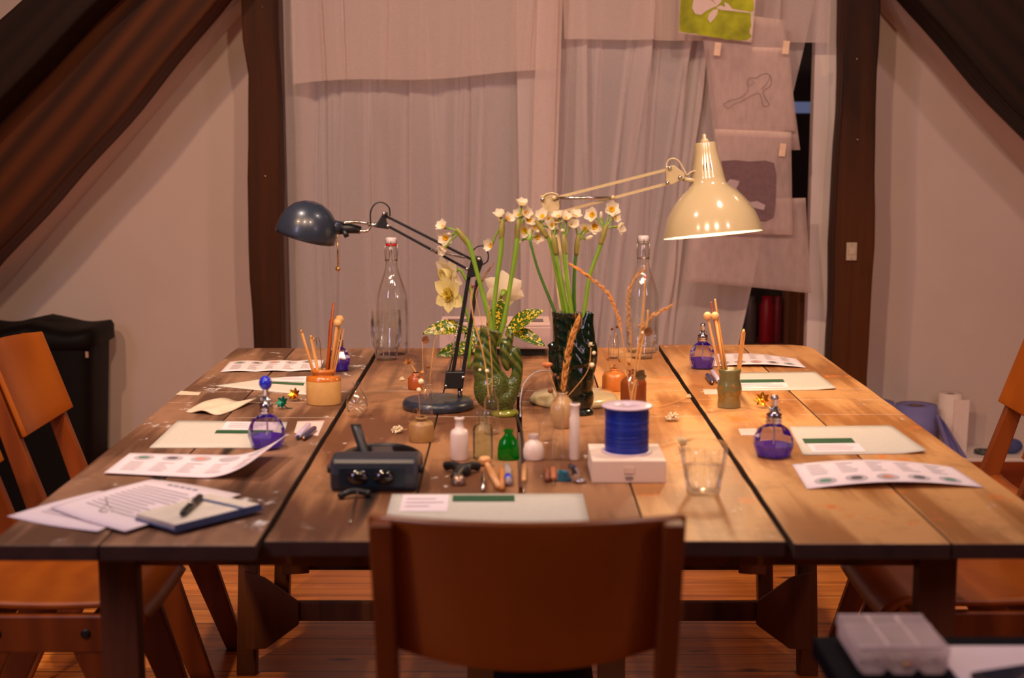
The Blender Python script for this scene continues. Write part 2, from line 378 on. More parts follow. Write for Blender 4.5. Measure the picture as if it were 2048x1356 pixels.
# back room beyond the curtain
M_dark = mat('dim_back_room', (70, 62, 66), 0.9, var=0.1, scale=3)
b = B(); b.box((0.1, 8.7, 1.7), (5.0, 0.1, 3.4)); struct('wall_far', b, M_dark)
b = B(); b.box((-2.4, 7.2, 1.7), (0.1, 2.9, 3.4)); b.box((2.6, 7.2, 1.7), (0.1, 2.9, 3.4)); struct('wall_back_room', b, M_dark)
# white door jamb right of the curtain
b = B(); x0 = At(1640, 0, 5.40).x; x1 = At(1686, 0, 5.40).x
b.box(((x0+x1)/2, 5.49, 1.6), (x1-x0, 0.06, 3.2)); struct('trim_1', b, M_white, bevel=0.004)

# oak posts (hand hewn, so the sides wander a little)
def hewn(x0, x1, y0, y1, z0, z1, seed, amp=0.012, nz=26, bulge=None):
    rnd = random.Random(seed); b = B(); rings = []
    ph = [rnd.random()*6 for _ in range(8)]
    for k in range(nz+1):
        z = z0+(z1-z0)*k/nz
        f = lambda i: amp*(math.sin(z*3.1+ph[i])*0.5 + math.sin(z*7.7+ph[i+1])*0.35 + math.sin(z*17+ph[i+2])*0.15)
        a, c = f(0), f(3)
        if bulge: a += bulge(z)
        rings += [(x0+a, y0+f(1)*0.4, z), (x1+c, y0+f(4)*0.4, z), (x1+c, y1, z), (x0+a, y1, z)]
    fs = []
    for k in range(nz):
        for i in range(4):
            j = (i+1) % 4; fs.append((k*4+i, k*4+j, (k+1)*4+j, (k+1)*4+i))
    fs += [(3, 2, 1, 0), tuple(nz*4+i for i in range(4))]
    b.add(rings, fs); return b
PD = 5.30
lx0, lx1 = At(497, 350, PD).x, At(556, 350, PD).x
rx0, rx1 = At(1676, 350, PD).x, At(1750, 350, PD).x
def screws(parent, pts):
    for (px, py) in pts:
        q = At(px, py, PD-0.006); b = B(); b.lathe([(0.004, -0.002), (0.004, 0.001), (0.0001, 0.0015)], 10, M=Matrix.Rotation(PI/2, 4, 'X'))
        b.obj('screw', M_steel, parent, loc=q)
po = hewn(lx0, lx1, PD, PD+0.12, 0, 3.2, 3, 0.010, bulge=lambda z: 0.012*math.exp(-((z-1.64)/0.06)**2) - 0.012*(z > 1.7))
p1 = po.obj('oak_post', M_oak, bevel=0.006); tag(p1, 'dark oak post standing left of the sheer curtain', 'post'); screws(p1, [(524, 14), (530, 352)])
po = hewn(rx0, rx1, PD, PD+0.12, 0, 3.2, 9, 0.010)
p2 = po.obj('oak_post', M_oak, bevel=0.006); tag(p2, 'dark oak post carrying the light switch, right of the curtain', 'post'); screws(p2, [(1715, 118), (1715, 279)])

def slanted(name, pA, pB, pA2, pB2, y0, y1, matl, label, seed, amp=0.008):
    """beam between two sloping edges; A-B lower edge and A2-B2 upper edge given as points of one upright plane"""
    rnd = random.Random(seed); ph = [rnd.random()*6 for _ in range(6)]; n = 30; b = B(); vs = []
    L = (pB-pA).length
    ux = Vector(((pB-pA).x/L, 0, (pB-pA).z/L))
    M = Matrix(((ux.x, 0, -ux.z, pA.x), (0, 1, 0, y0), (ux.z, 0, ux.x, pA.z), (0, 0, 0, 1)))
    Mi = M.inverted()
    a, bb = Mi @ Vector((pA2.x, y0, pA2.z)), Mi @ Vector((pB2.x, y0, pB2.z))
    for k in range(n+1):
        t = k/n; x = t*L
        lo = amp*(math.sin(x*4+ph[0])+0.4*math.sin(x*13+ph[1])); hi = a.z*(1-t)+bb.z*t + amp*2*(0.5*math.sin(x*3+ph[2])+0.3*math.sin(x*11+ph[3]))
        vs += [(x, 0, lo), (x, 0, hi), (x, y1-y0, hi), (x, y1-y0, lo)]
    fs = []
    for k in range(n):
        for i in range(4):
            j = (i+1) % 4; fs.append((k*4+i, k*4+j, (k+1)*4+j, (k+1)*4+i))
    fs += [(3, 2, 1, 0), tuple(n*4+i for i in range(4))]
    b.add(vs, fs); o = b.obj(name, matl, bevel=0.008); o.matrix_world = M
    return tag(o, label, 'beam') if label else o
bd = 5.07
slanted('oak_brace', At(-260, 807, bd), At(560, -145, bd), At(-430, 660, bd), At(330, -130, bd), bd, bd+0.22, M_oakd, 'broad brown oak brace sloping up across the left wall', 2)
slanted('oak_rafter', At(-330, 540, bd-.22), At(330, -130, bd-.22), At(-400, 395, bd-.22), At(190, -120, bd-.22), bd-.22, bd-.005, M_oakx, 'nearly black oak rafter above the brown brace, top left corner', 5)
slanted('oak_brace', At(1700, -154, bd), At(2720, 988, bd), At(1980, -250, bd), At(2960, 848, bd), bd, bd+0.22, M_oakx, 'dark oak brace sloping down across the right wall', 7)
# plastered reveals along the braces
def reveal(name, A, Bp, wid, y0, y1):
    L = (Bp-A).length; ux = (Bp-A)/L
    M = Matrix(((ux.x, 0, -ux.z, A.x), (0, 1, 0, y0), (ux.z, 0, ux.x, A.z), (0, 0, 0, 1)))
    b = B(); b.box((L/2, (y1-y0)/2, wid/2), (L, y1-y0, wid)); o = b.obj(name, M_plaster, bevel=0.01); o.matrix_world = M; o['kind'] = 'structure'
reveal('trim_2', At(-260, 838, 5.30), At(570, -125, 5.30), 0.09, 5.30, WD)
reveal('trim_3', At(1660, -154, 5.30), At(2690, 1005, 5.30), 0.09, 5.30, WD)
# sloping ceiling over the left and right
def slope(name, x0, z0, x1, z1):
    b = B(); b.prism([(x0, z0), (x1, z1), (x1, z1+0.08), (x0, z0+0.08)], 'Y', -1.5, WD+0.2); struct(name, b, M_plaster)
slope('ceiling_left', -3.9, 0.9, -1.25, 3.5)
slope('ceiling_right', 3.9, 0.7, 1.65, 3.3)
# ledge with wooden baseboard on the right
b = B(); b.box((2.7, 5.50, 0.163), (2.8, 0.25, 0.014)); struct('trim_4', b, M_white, bevel=0.003)
b = B(); b.box((2.7, 5.50, 0.078), (2.78, 0.24, 0.156)); struct('baseboard_right', b, wood('baseboard_pine', (150, 66, 22), (110, 44, 14), 'X', 0.6, 0.4), bevel=0.004)
b = B(); b.box((-3.0, 5.60, 0.078), (3.9, 0.03, 0.156)); struct('baseboard_left', b, MC['baseboard_pine'], bevel=0.004)

# light switch
q = At(1703, 503, PD-0.010); s = S(q)
sw = thing('light_switch', 'small pale light switch screwed to the right oak post', 'light switch', q)
b = B(); b.box((0, 0, 0), (21*s, 0.008, 36*s)); b.obj('face_plate', mat('switch_plate', (176, 160, 140), 0.4, var=0.03), sw, bevel=0.002)
b = B(); b.box((0, -0.006, 0), (12*s, 0.006, 11*s), (0.25, 0, 0)); b.obj('rocker', mat('switch_rocker', (196, 180, 160), 0.4, var=0.03), sw, bevel=0.001)
for dz in (-14, 14):
    b = B(); b.ball((0, -0.004, dz*s), (0.003, 0.0015, 0.003), 8); b.obj('screw', M_steel, sw)

# things seen in the dark room beyond
def bx(name, label, cat, x0, x1, yt, yb, D, dep, m_):
    a = At(x0, yt, D); c = At(x1, yb, D); b = B(); b.box((0, dep/2, (a.z-c.z)/2), (c.x-a.x, dep, a.z-c.z))
    o = b.obj(name, m_, loc=((a.x+c.x)/2, D, c.z), bevel=0.006); return tag(o, label, cat)
cbn = thing('storage_cabinet', 'open dark cabinet in the back room beyond the curtain gap', 'cabinet', (1.02, 6.35, 0))
zt = 1.02
b = B(); b.box((0, 0.27, zt/2), (0.62, 0.02, zt)); b.obj('back_panel', mat('cabinet_back', (48, 30, 24), 0.7), cbn)
b = B(); b.box((-0.32, 0.13, zt/2), (0.02, 0.26, zt)); b.obj('side_panel', mat('cabinet_side', (170, 130, 104), 0.6), cbn)
b = B(); b.box((0.215, 0.0, zt/2), (0.04, 0.28, zt)); b.obj('side_panel', MC['cabinet_side'], cbn)
for k, zz in enumerate((0.05, 0.45, 0.98)):
    b = B(); b.box((-0.06, 0.14, zz), (0.50, 0.26, 0.02)); b.obj('shelf', MC['cabinet_side'], cbn)
for i, (px, r_, c_) in enumerate([(1504, .026, (120, 116, 122)), (1537, .034, (190, 30, 60)), (1558, .020, (150, 50, 70))]):
    q = At(px, 700, 6.36); b = B(); b.lathe([(r_*.9, 0), (r_, .01), (r_, .17), (r_*.7, .19), (r_*.7, .21)], 20)
    tag(b.obj('storage_jar', mat('jar_%d' % i, c_, 0.3), loc=(q.x, 6.42, 0.46)), ['grey jar in the dark cabinet behind the curtain edge', 'crimson jar in the dark cabinet beyond the curtain gap', 'dull pinkish jar in the dark cabinet beside the crimson one'][i], 'jar')
b = B(); b.box((0, 0, .5), (.22, .2, 1.0)); tag(b.obj('cardboard_box', mat('cardboard', (120, 74, 36), 0.8), loc=(At(1592, 600, 5.95).x+.11, 6.0, 0), bevel=0.004), 'tall brown cardboard box standing beside the dark cabinet', 'box')
b = B(); b.box((0, 0, 0), (.15, .012, .05)); tag(b.obj('reflection_strip', mat('reflection_glow', (120, 130, 160), 0.2, emit=(150, 165, 215), estr=0.25), loc=At(1615, 215, 6.6)), 'bluish glowing strip standing for a reflection in the gap beside the jamb', 'screen')  # glow added for a bluish reflection in the dark gap
# window of the back room, dusk light in its panes
M_dusk = mat('dusk_pane', (150, 165, 210), 0.2, emit=(160, 180, 235), estr=0.9)
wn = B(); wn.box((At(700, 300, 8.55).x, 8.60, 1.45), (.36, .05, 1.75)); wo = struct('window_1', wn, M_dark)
for i, (xa, xb, ya, yb) in enumerate([(684, 692, -20, 108), (686, 696, 277, 560), (701, 708, 277, 540)]):
    a = At(xa, ya, 8.56); c = At(xb, yb, 8.56); b = B(); b.box(((a.x+c.x)/2, 8.56, (a.z+c.z)/2), (c.x-a.x, .02, a.z-c.z)); b.obj('pane', M_dusk, wo)
# pale storage boxes behind the curtain
tag(bx('storage_box', 'dull beige box seen dimly behind the left curtain', 'box', 596, 720, 168, 222, 6.5, .3, mat('beige_box', (120, 104, 84), 0.8)), None)
b = B(); b.box((0, 0, 0.9), (0.55, 0.35, 1.8)); tag(b.obj('filing_cupboard', mat('cupboard', (150, 128, 112), 0.7), loc=(At(765, 300, 6.9).x, 7.5, 0), bevel=0.006), 'pale cupboard standing behind the left curtain', 'cupboard')

# ------------------------------------------------------------------ curtains
M_sheer = cloth('sheer_cotton', (250, 238, 238), 0.68, 0.42, 500, 0.35)
M_sheer2 = cloth('sheer_cotton_heavy', (248, 230, 224), 0.58, 0.40, 500, 0.35)
def curtain(name, label, top, bot, z1, z0, D, seed, npl, m_, side=1, wave=0.016, hem=None, nx=420, nz=40):
    """sheer cloth: broad soft waves with narrow pleats that wander down the drop"""
    rnd = random.Random(seed)
    pl = [(rnd.uniform(0.02, .98), rnd.uniform(-.07, .07), rnd.choice((rnd.uniform(.007, .012), rnd.uniform(.014, .034))), rnd.uniform(.5, 1.5), rnd.uniform(0, 6)) for _ in range(npl)]
    wv = [(rnd.uniform(2, 5), rnd.uniform(0, 6), rnd.uniform(-2, 2)), (rnd.uniform(7, 12), rnd.uniform(0, 6), rnd.uniform(-3, 3))]
    wid = abs(top[1]-top[0])
    def fn(u, v):
        z = z1 + (z0-z1)*v
        if hem: z = z1 + (hem(u)-z1)*v
        zz = (2.2-z)
        d = wave*(math.sin(wv[0][0]*6.28*u*wid+wv[0][1]+wv[0][2]*zz) + .45*math.sin(wv[1][0]*6.28*u*wid+wv[1][1]+wv[1][2]*zz))
        dx = 0
        for (c, dr, w_, h_, ph) in pl:
            cc = c + dr*zz + .006*math.sin(zz*4+ph); q = (u-cc)*wid/w_
            g = math.exp(-q*q); d += .026*h_*g*(.7+.3*math.sin(zz*2.3+ph)); dx += .006*h_*g
        x = (top[0]*(1-v)+bot[0]*v)*(1-u) + (top[1]*(1-v)+bot[1]*v)*u
        return (x + dx, D + side*d, z)
    b = B(); b.grid(fn, nx, nz); o = b.obj(name, m_)
    return tag(o, label, 'curtain')
X = lambda px, D=5.24: (px-1024)*(D*math.cos(PITCH)+0.05)/F
Zp = lambda py, D=5.24: At(1024, py, D).z
curtain('sheer_curtain', 'long sheer pinkish curtain hanging in folds beside the left post', (lx1+.004, X(1118, 5.4)), (lx1+.004, X(1108, 5.4)), 2.2, 0.03, 5.475, 4, 24, M_sheer)
curtain('sheer_curtain', 'long sheer curtain on the right, drawn in towards its lower end', (X(1030, 5.4), X(1646, 5.4)), (X(1045, 5.4), X(1425, 5.4)), 2.2, 0.03, 5.43, 11, 22, M_sheer, -1, .010)
curtain('sheer_valance', 'short sheer panel with a level hem layered over the left curtain', (X(590, 5.33), X(1128, 5.33)), (X(592, 5.33), X(1116, 5.33)), 2.2, 1.6, 5.335, 21, 9, M_sheer2, -1, .006, hem=lambda u: Zp(168-u*26 - 4*math.sin(u*9), 5.33))
curtain('sheer_valance', 'short sheer panel layered over the top of the right curtain', (X(1118, 5.33), X(1652, 5.33)), (X(1122, 5.33), X(1646, 5.33)), 2.2, 1.7, 5.325, 31, 8, M_sheer2, -1, .006, hem=lambda u: Zp(78+u*8, 5.33))
curtain('curtain_pleat', 'narrow doubled pale pleat hanging where the two curtains meet', (X(1078, 5.27), X(1128, 5.27)), (X(1044, 5.27), X(1096, 5.27)), 2.2, 0.03, 5.275, 41, 2, M_sheer2, -1, .003, nx=60)

# sheets taped to the curtain
M_trace = cloth('tracing_paper', (232, 212, 210), 0.45, 0.1, 60, 0.4)
def sheet(name, label, pts, D, m_, wav=0.004, cat='paper sheet', nu=14):
    """pts: four pixel corners tl tr br bl"""
    P = [At(x, y, D) for x, y in pts]; o0 = (P[0]+P[1]+P[2]+P[3])/4
    def fn(u, v):
        q = (P[0]*(1-u)+P[1]*u)*(1-v) + (P[3]*(1-u)+P[2]*u)*v - o0
        return (q.x, q.y - wav*math.sin(u*5+v*3+pts[0][0]) , q.z)
    b = B(); b.grid(fn, nu, nu); o = b.obj(name, m_, loc=o0, solid=0.0006); tag(o, label, cat); return o, P, o0, fn
def patch(parent, name, m_, outline, P, o0, D, off, thick=0.0006):
    b = B(); pts = [At(x, y, D) - o0 for x, y in outline]
    n = len(pts); vs = [(q.x, -off, q.z) for q in pts] + [(q.x, -off+thick, q.z) for q in pts]
    b.add(vs, [tuple(range(n)), tuple(range(n, 2*n))[::-1]] + [(i, (i+1) % n, n+(i+1) % n, n+i) for i in range(n)])
    return b.obj(name, m_, parent)
o, P, o0, fn = sheet('block_print', 'lime green block print with a pale leaf sprig, pinned high on the curtain', [(1362, -60), (1516, -40), (1503, 85), (1357, 66)], 5.16, mat('print_paper', (226, 206, 196), 0.8, var=0.03), 0.001, 'print')
M_lime = mat('lime_ink', (146, 152, 16), 0.8, var=0.4, scale=14)
lime = [(1364, -55), (1503, -40), (1508, 20)]
rnd = random.Random(3)
lime += [(1502+rnd.uniform(-3, 2), 24+i*7) for i in range(8)] + [(1494, 80)] + [(1480-i*13, 82-i*2.0+rnd.uniform(-2, 2)) for i in range(9)] + [(1358, 62), (1359, 30)]
patch(o, 'ink_area', M_lime, lime, P, o0, 5.16, 0.003)
M_mot = mat('bare_motif', (206, 184, 182), 0.8, var=0.04)
patch(o, 'motif', M_mot, [(1434, 12), (1424, 2), (1410, -8), (1396, -10), (1386, 2), (1384, 16), (1390, 28), (1402, 30), (1412, 22), (1424, 16)], P, o0, 5.16, 0.0045)
patch(o, 'motif', M_mot, [(1436, 18), (1426, 20), (1418, 28), (1415, 38), (1420, 46), (1428, 38), (1434, 28)], P, o0, 5.16, 0.0045)
patch(o, 'motif', M_mot, [(1434, 12), (1426, 2), (1422, -12), (1430, -24), (1441, -12), (1442, 4)], P, o0, 5.16, 0.0045)
patch(o, 'motif', M_mot, [(1432, 16), (1440, 11), (1450, 14), (1448, 4), (1456, 8), (1464, 18), (1500, 24), (1500, 26), (1462, 22), (1442, 20)], P, o0, 5.16, 0.0045)
o, P, o0, fn = sheet('tracing_sheet', 'tracing paper sheet with a pencil outline of a flying bird', [(1416, 92), (1578, 96), (1592, 262), (1436, 266)], 5.17, M_trace)
bird = [(1447, 208), (1460, 200), (1478, 196), (1492, 186), (1496, 176), (1494, 163), (1500, 155), (1512, 156), (1520, 150), (1534, 147), (1542, 156), (1540, 172), (1526, 182), (1530, 196), (1538, 210), (1526, 212), (1522, 196), (1516, 186), (1500, 192), (1482, 202), (1466, 208), (1458, 216), (1449, 212), (1447, 208)]
b = B(); b.tube([At(x, y, 5.165) - o0 + Vector((0, -0.004, 0)) for x, y in bird], 0.0009, 5, n=3)
b.tube([At(x, y, 5.165) - o0 + Vector((0, -0.004, 0)) for x, y in [(1500, 158), (1508, 166), (1498, 170)]], 0.0007, 5, n=3)
b.tube([At(x, y, 5.165) - o0 + Vector((0, -0.004, 0)) for x, y in [(1540, 150), (1534, 166), (1522, 178)]], 0.0007, 5, n=3)
b.obj('pencil_drawing', mat('graphite', (110, 96, 100), 0.7), o)
o, P, o0, fn = sheet('tracing_sheet', 'tracing paper sheet with a dark inked square and pale bird cut-out', [(1430, 258), (1582, 264), (1586, 470), (1420, 466)], 5.15, M_trace)
dk = [(1442, 322), (1470, 320), (1500, 323), (1530, 321), (1548, 326), (1552, 350), (1551, 380), (1550, 410), (1546, 434), (1530, 442), (1500, 440), (1470, 443), (1444, 440)]
patch(o, 'ink_area', mat('charcoal_ink', (112, 86, 92), 0.85, var=0.12, scale=60), dk, P, o0, 5.15, 0.006)
patch(o, 'motif', mat('pale_cutout', (176, 156, 162), 0.85, var=0.05), [(1452, 366), (1460, 358), (1470, 360), (1478, 362), (1476, 370), (1472, 376), (1478, 386), (1486, 396), (1500, 404), (1514, 402), (1530, 410), (1527, 420), (1510, 416), (1494, 412), (1476, 402), (1462, 392)], P, o0, 5.15, 0.0075)
o, P, o0, fn = sheet('tissue_sheet', 'wide tissue sheet hanging lowest on the right curtain', [(1388, 400), (1612, 396), (1622, 586), (1366, 562)], 5.18, M_trace, 0.008)
o, P, o0, fn = sheet('tracing_sheet', 'blank tracing strip hanging behind the green print down to the jamb', [(1400, 20), (1570, 40), (1600, 300), (1430, 300)], 5.20, M_trace, 0.006)
for (x, y, lab) in [(1435, 98, 'small tape tab below the green print'), (1572, 95, 'tape tab at the right corner of the bird tracing'), (1565, 300, 'tape tab above the inked square')]:
    q = At(x, y, 5.135); b = B(); b.box((0, 0, 0), (.022, .001, .045)); tag(b.obj('masking_tape', mat('tape', (214, 184, 160), 0.6), loc=q, rot=(0, 0.1, 0)), lab, 'tape')

# ------------------------------------------------------------------ table: four plank tops side by side on trestles
BL = [((206, 200, 194), 9.0, 0.66, 0.72, 1.3), ((60, 38, 24), 5.0, 0.58, 0.80, 4.1)]
DK = ((58, 38, 26), 3.2, 0.46, 0.86, 4.1)
LN = (-.02, .165, .31)
M_tabL = wood('table_board_grey', (154, 114, 86), (98, 65, 44), 'Y', 0.9, 0.5, 0.35, knots=True, lines=LN, blotch=[DK, ((216, 208, 202), 13.0, 0.60, 0.66, 1.3), ((150, 140, 60), 8.0, 0.69, 0.72, 9.3)])  # left-to-right tone of the boards puts the light into their colour
M_tabM = wood('table_board_brown', (156, 110, 72), (102, 62, 36), 'Y', 0.9, 0.5, 0.35, knots=True, lines=LN, blotch=[((66, 42, 28), 3.5, 0.50, 0.9, 2.2), ((210, 198, 186), 22.0, 0.645, 0.68, 5.3)])
M_tabR = wood('table_board_warm_lit', (210, 156, 96), (162, 106, 52), 'Y', 0.9, 0.45, 0.32, knots=True, lines=LN, blotch=[((110, 70, 40), 4, 0.50, 0.85, 7.0), ((220, 120, 46), 9, 0.60, 0.68, 3.0), ((226, 212, 200), 18.0, 0.64, 0.675, 8.3), ((200, 110, 90), 5.0, 0.66, 0.72, 2.7)])  # orange tone carries the warmer light on the right
M_edge_shade = mat('board_edge_shade', (66, 42, 26), 0.85, var=0.3, scale=20)  # shade of the front edge painted as a dark colour on all board sides
T_TH = 0.026
def tabletop(label, xs, y0, y1, mats, corner=None, skew=0):
    t = thing('plank_tabletop', label, 'tabletop', ((xs[0]+xs[-1])/2, (y0+y1)/2, TH-T_TH), 0, 'plank tops pushed together')
    cx, cy = t.location.x, t.location.y
    for i in range(len(xs)-1):
        a, c = xs[i]+0.0012, xs[i+1]-0.0012
        rnd = random.Random(int(a*1000)); poly = []
        n = 24
        for k in range(n+1): poly.append((a-cx + (rnd.uniform(0, .002) if i == 0 else 0), y0-cy+(y1-y0)*k/n))
        for k in range(n, -1, -1):
            xx = c-cx - (rnd.uniform(0, .002) if i == len(xs)-2 else 0)
            yy = y0-cy+(y1-y0)*k/n
            if corner and i == len(xs)-2 and k == n: poly += [(xx-0.05, yy), (xx-0.02, yy-0.02)]; yy -= 0.06
            poly.append((xx, yy))
        b = B(); b.prism(poly, 'Z', 0, T_TH); b.m = [0, 0] + [1]*(len(b.m)-2); o = b.obj('board', [mats[i], M_edge_shade], t, bevel=0.0025)
    return t
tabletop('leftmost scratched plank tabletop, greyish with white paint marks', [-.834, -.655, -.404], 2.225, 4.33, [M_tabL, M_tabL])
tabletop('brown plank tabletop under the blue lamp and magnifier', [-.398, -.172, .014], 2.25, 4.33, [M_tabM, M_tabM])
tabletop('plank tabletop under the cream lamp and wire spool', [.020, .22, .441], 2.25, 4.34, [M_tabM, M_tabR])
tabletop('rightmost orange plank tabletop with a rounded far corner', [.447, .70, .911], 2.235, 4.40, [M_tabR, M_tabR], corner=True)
# loose paint marks: kept in the boards above

def trestle(label, D, xl, xr, rail=None, stretch=None, gusset=0.0, splay=0.03, lw=0.06):
    t = thing('trestle', label, 'trestle', ((xl+xr)/2, D, 0)); cx = (xl+xr)/2; top = TH-T_TH
    for sgn, x in ((-1, xl-cx), (1, xr-cx)):
        b = B(); b.prism([(x-lw/2+sgn*splay, 0), (x+lw/2+sgn*splay, 0), (x+lw/2, top), (x-lw/2, top)], 'Y', -0.022, 0.022); b.obj('leg', M_trestle, t, bevel=0.003)
    b = B(); b.box((0, 0.034, top-0.045), (xr-xl, 0.022, 0.09)); b.obj('top_rail', M_trestle, t, bevel=0.003)
    if stretch:
        b = B(); b.box((0, -0.034, stretch), (xr-xl, 0.022, 0.05)); b.obj('stretcher', M_trestle, t, bevel=0.003)
        if gusset:
            for sgn, x in ((-1, xl-cx), (1, xr-cx)):
                b = B(); g = gusset
                b.prism([(x+sgn*.02, stretch-g*1.15), (x-sgn*.03, stretch-g*1.1), (x-sgn*(g+.03), stretch-.03), (x-sgn*(g+.03), stretch+.03), (x-sgn*.03, stretch+g*1.1), (x+sgn*.02, stretch+g*1.3)], 'Y', -0.058, -0.046); b.obj('gusset_plate', M_trestle, t, bevel=0.002)
    return t
trestle('near trestle under the front edge of the table', 2.47, -.69, .745, splay=0.0, lw=.066)
trestle('middle trestle with big triangular gusset plates', 3.62, -.66, .74, stretch=.18, gusset=.085, lw=.05)
trestle('far trestle standing under the back of the table', 4.20, -.66, .73, stretch=.135, gusset=.03, lw=.045)
for px, lab in ((962, 'pale table leg left of the dark bag'), (1220, 'pale table leg right of the dark bag')):
    b = B(); b.box((0, 0, (TH-T_TH)/2), (.055, .045, TH-T_TH)); tag(b.obj('table_leg', wood('pale_leg', (150, 104, 56), (110, 70, 34), 'Z', .6), loc=(X(px, 2.9)*1.05, 2.9, 0), bevel=.003), lab, 'table leg')
def bagfn(u, v):
    a = 2*PI*u; r = 0.11*(1+0.06*math.sin(a*3+v*4)+.03*math.sin(a*7)); r *= (1-0.25*v); return (r*1.2*math.cos(a), r*math.sin(a), 0.38*v)
b = B(); b.grid(bagfn, 40, 12); b.box((0, 0, 0.004), (.2, .18, .008)); b.box((0, 0, 0.376), (.16, .13, .008))
tag(b.obj('dark_bag', mat('navy_bag', (18, 20, 30), 0.8, bump=.3), loc=(.06, 3.15, 0)), 'dark navy bag on the floor behind the front chair', 'bag')

# ------------------------------------------------------------------ chairs
def make_chair(label):
    t = thing('plywood_chair', label, 'chair', (0, 0, 0), 0, 'plywood chairs around the table')
    W = .44
    def seat(u, v):
        x = (u-.5)*(W-.03); y = -.20 + .42*v; z = .452 - .010*math.sin(PI*v) + .006*abs(2*u-1)**2
        if v > .82: q = (v-.82)/.18; z -= .045*q*q; y -= .012*q
        if v < .08: z += .004
        return (x, y, z)
    b = B(); b.grid(seat, 16, 20); b.obj('seat', M_chair, t, solid=.013)
    sl = .17/.47
    def back(u, v):
        x = (u-.5)*W; z = .665 + .205*v; c_ = 1-(2*u-1)**2
        z -= .030*c_*(1-v)*1.0 - .004*c_*v
        y = -.135 - (z-.45)*sl + .018 - .060*c_
        return (x, y, z)
    b = B(); b.grid(back, 20, 8); b.obj('backrest', M_chair, t, solid=.013, bevel=.003)
    for sgn in (-1, 1):
        xa, xb = sgn*(W/2-.034), sgn*(W/2-.004); lo, hi = min(xa, xb), max(xa, xb)
        fr = bpy.data.objects
        b = B(); b.prism([(-.175, .39), (-.115, .39), (-.284, .868), (-.320, .868)], 'X', lo, hi); b.obj('upright', M_chairleg, t, bevel=.004)
        b = B(); b.prism([(.03, .43), (.125, .43), (.255, 0), (.205, 0)], 'X', lo, hi); b.obj('leg', M_chairleg, t, bevel=.004)
        b = B(); b.prism([(-.13, .43), (-.03, .43), (-.235, 0), (-.285, 0)], 'X', lo, hi); b.obj('leg', M_chairleg, t, bevel=.004)
        b = B(); b.prism([(-.20, .385), (-.20, .432), (.14, .432), (.17, .39), (.12, .355), (-.15, .355)], 'X', lo+sgn*.004, hi+sgn*.004); sr = b.obj('side_rail', M_chairleg, t, bevel=.004)
        for yy in (-.09, .09):
            b = B(); b.lathe([(.010, -.001), (.010, .002), (.006, .003), (.0001, .003)], 12, c=((hi if sgn > 0 else lo)+sgn*.005, yy, .395), M=Matrix.Rotation(sgn*PI/2, 4, 'Y')); b.obj('bolt', M_black, sr)
    b = B(); b.box((0, .10, .40), (W-.07, .022, .04)); b.obj('cross_rail', M_chairleg, t, bevel=.003)
    b = B(); b.box((0, -.12, .40), (W-.07, .022, .04)); b.obj('cross_rail', M_chairleg, t, bevel=.003)
    return t
ch = make_chair('plywood chair in front, seen from behind at the near end of the table')
ch.location = (.021, 2.235, 0)
copy_thing(ch, (-.95, 3.00, 0), -PI/2, 'near chair on the left side, only its seat and legs showing below the table')
copy_thing(ch, (-.985, 3.635, 0), -PI/2, 'left chair whose orange backrest leans in front of the black bin')
copy_thing(ch, (.96, 3.02, 0), PI/2, 'near chair on the right side, seat showing beyond the clear organiser')
copy_thing(ch, (1.14, 3.72, 0), PI/2, 'far right chair, its backrest cut off at the right edge of the photo')

# ------------------------------------------------------------------ bin
M_bin = mat('bin_plastic', (9, 7, 7), .65, spec=.2)
bn = thing('waste_bin', 'tall black plastic waste bin against the left wall', 'bin', (-1.755, 5.36, 0))
def binfn(u, v):
    a = 2*PI*u; ca, sa = math.cos(a), math.sin(a); e = 0.35
    k = 0.86+0.14*v
    return (math.copysign(abs(ca)**e, ca)*.225*k, math.copysign(abs(sa)**e, sa)*.17*k, .64*v)
b = B(); b.grid(binfn, 48, 8); b.box((0, 0, .004), (.36, .26, .008)); b.obj('body', M_bin, bn)
def lidfn(u, v):
    a = 2*PI*u; ca, sa = math.cos(a), math.sin(a); e = .35
    k = [1.0, 1.06, 1.06, 1.02, .8, .4, .001][round(v*6)]; z = [.615, .62, .655, .675, .685, .68, .678][round(v*6)]
    x = math.copysign(abs(ca)**e, ca)*.228*k; z += .014*math.cos(x*22)*(v > .3) + (.008 if v > .3 else 0)
    return (x, math.copysign(abs(sa)**e, sa)*.175*k, z)
b = B(); b.grid(lidfn, 60, 6); b.obj('lid', M_bin, bn)
b = B(); b.box((.212, -.158, .595), (.010, .004, .022)); b.obj('sticker', mat('sticker', (180, 150, 130), .5), bn)

# ------------------------------------------------------------------ paper rolls on the ledge
LZ = .170
def roll(label, px, py, r, h, m_, y=5.46, loose=None):
    q = (X(px, y)*1.0, y, LZ); t = thing('paper_roll', label, 'paper roll', q)
    b = B(); b.lathe([(r*.36, .002), (r, 0), (r, h), (r*.36, h), (r*.36, .002)], 40, cap=False); b.obj('paper', m_, t)
    b = B(); b.lathe([(r*.30, 0), (r*.355, 0), (r*.355, h-.001), (r*.30, h-.001), (r*.30, 0)], 24, cap=False); b.obj('core', mat('card_core', (110, 84, 70), .8), t)
    return t
M_bluep = mat('blue_tissue', (122, 120, 184), .8, var=.04, scale=60, bump=.3)
M_whtp = mat('white_towel', (232, 214, 208), .85, var=.03, scale=120, bump=.4)
r1 = roll('blue tissue roll with a loose tail hanging beside the white roll', 1847, 0, .078, .188, M_bluep, 5.475)
def tail(u, v):
    return (.065 + .075*v + .05*(u-.5)*(.6+v), -.085-.01*math.sin(u*9), .14*(1-v)*1.1 - (.0 if v < .8 else .0) + .012*math.sin(u*5) + .004)
b = B(); b.grid(tail, 14, 12); b.obj('loose_sheet', M_bluep, r1, solid=.001)
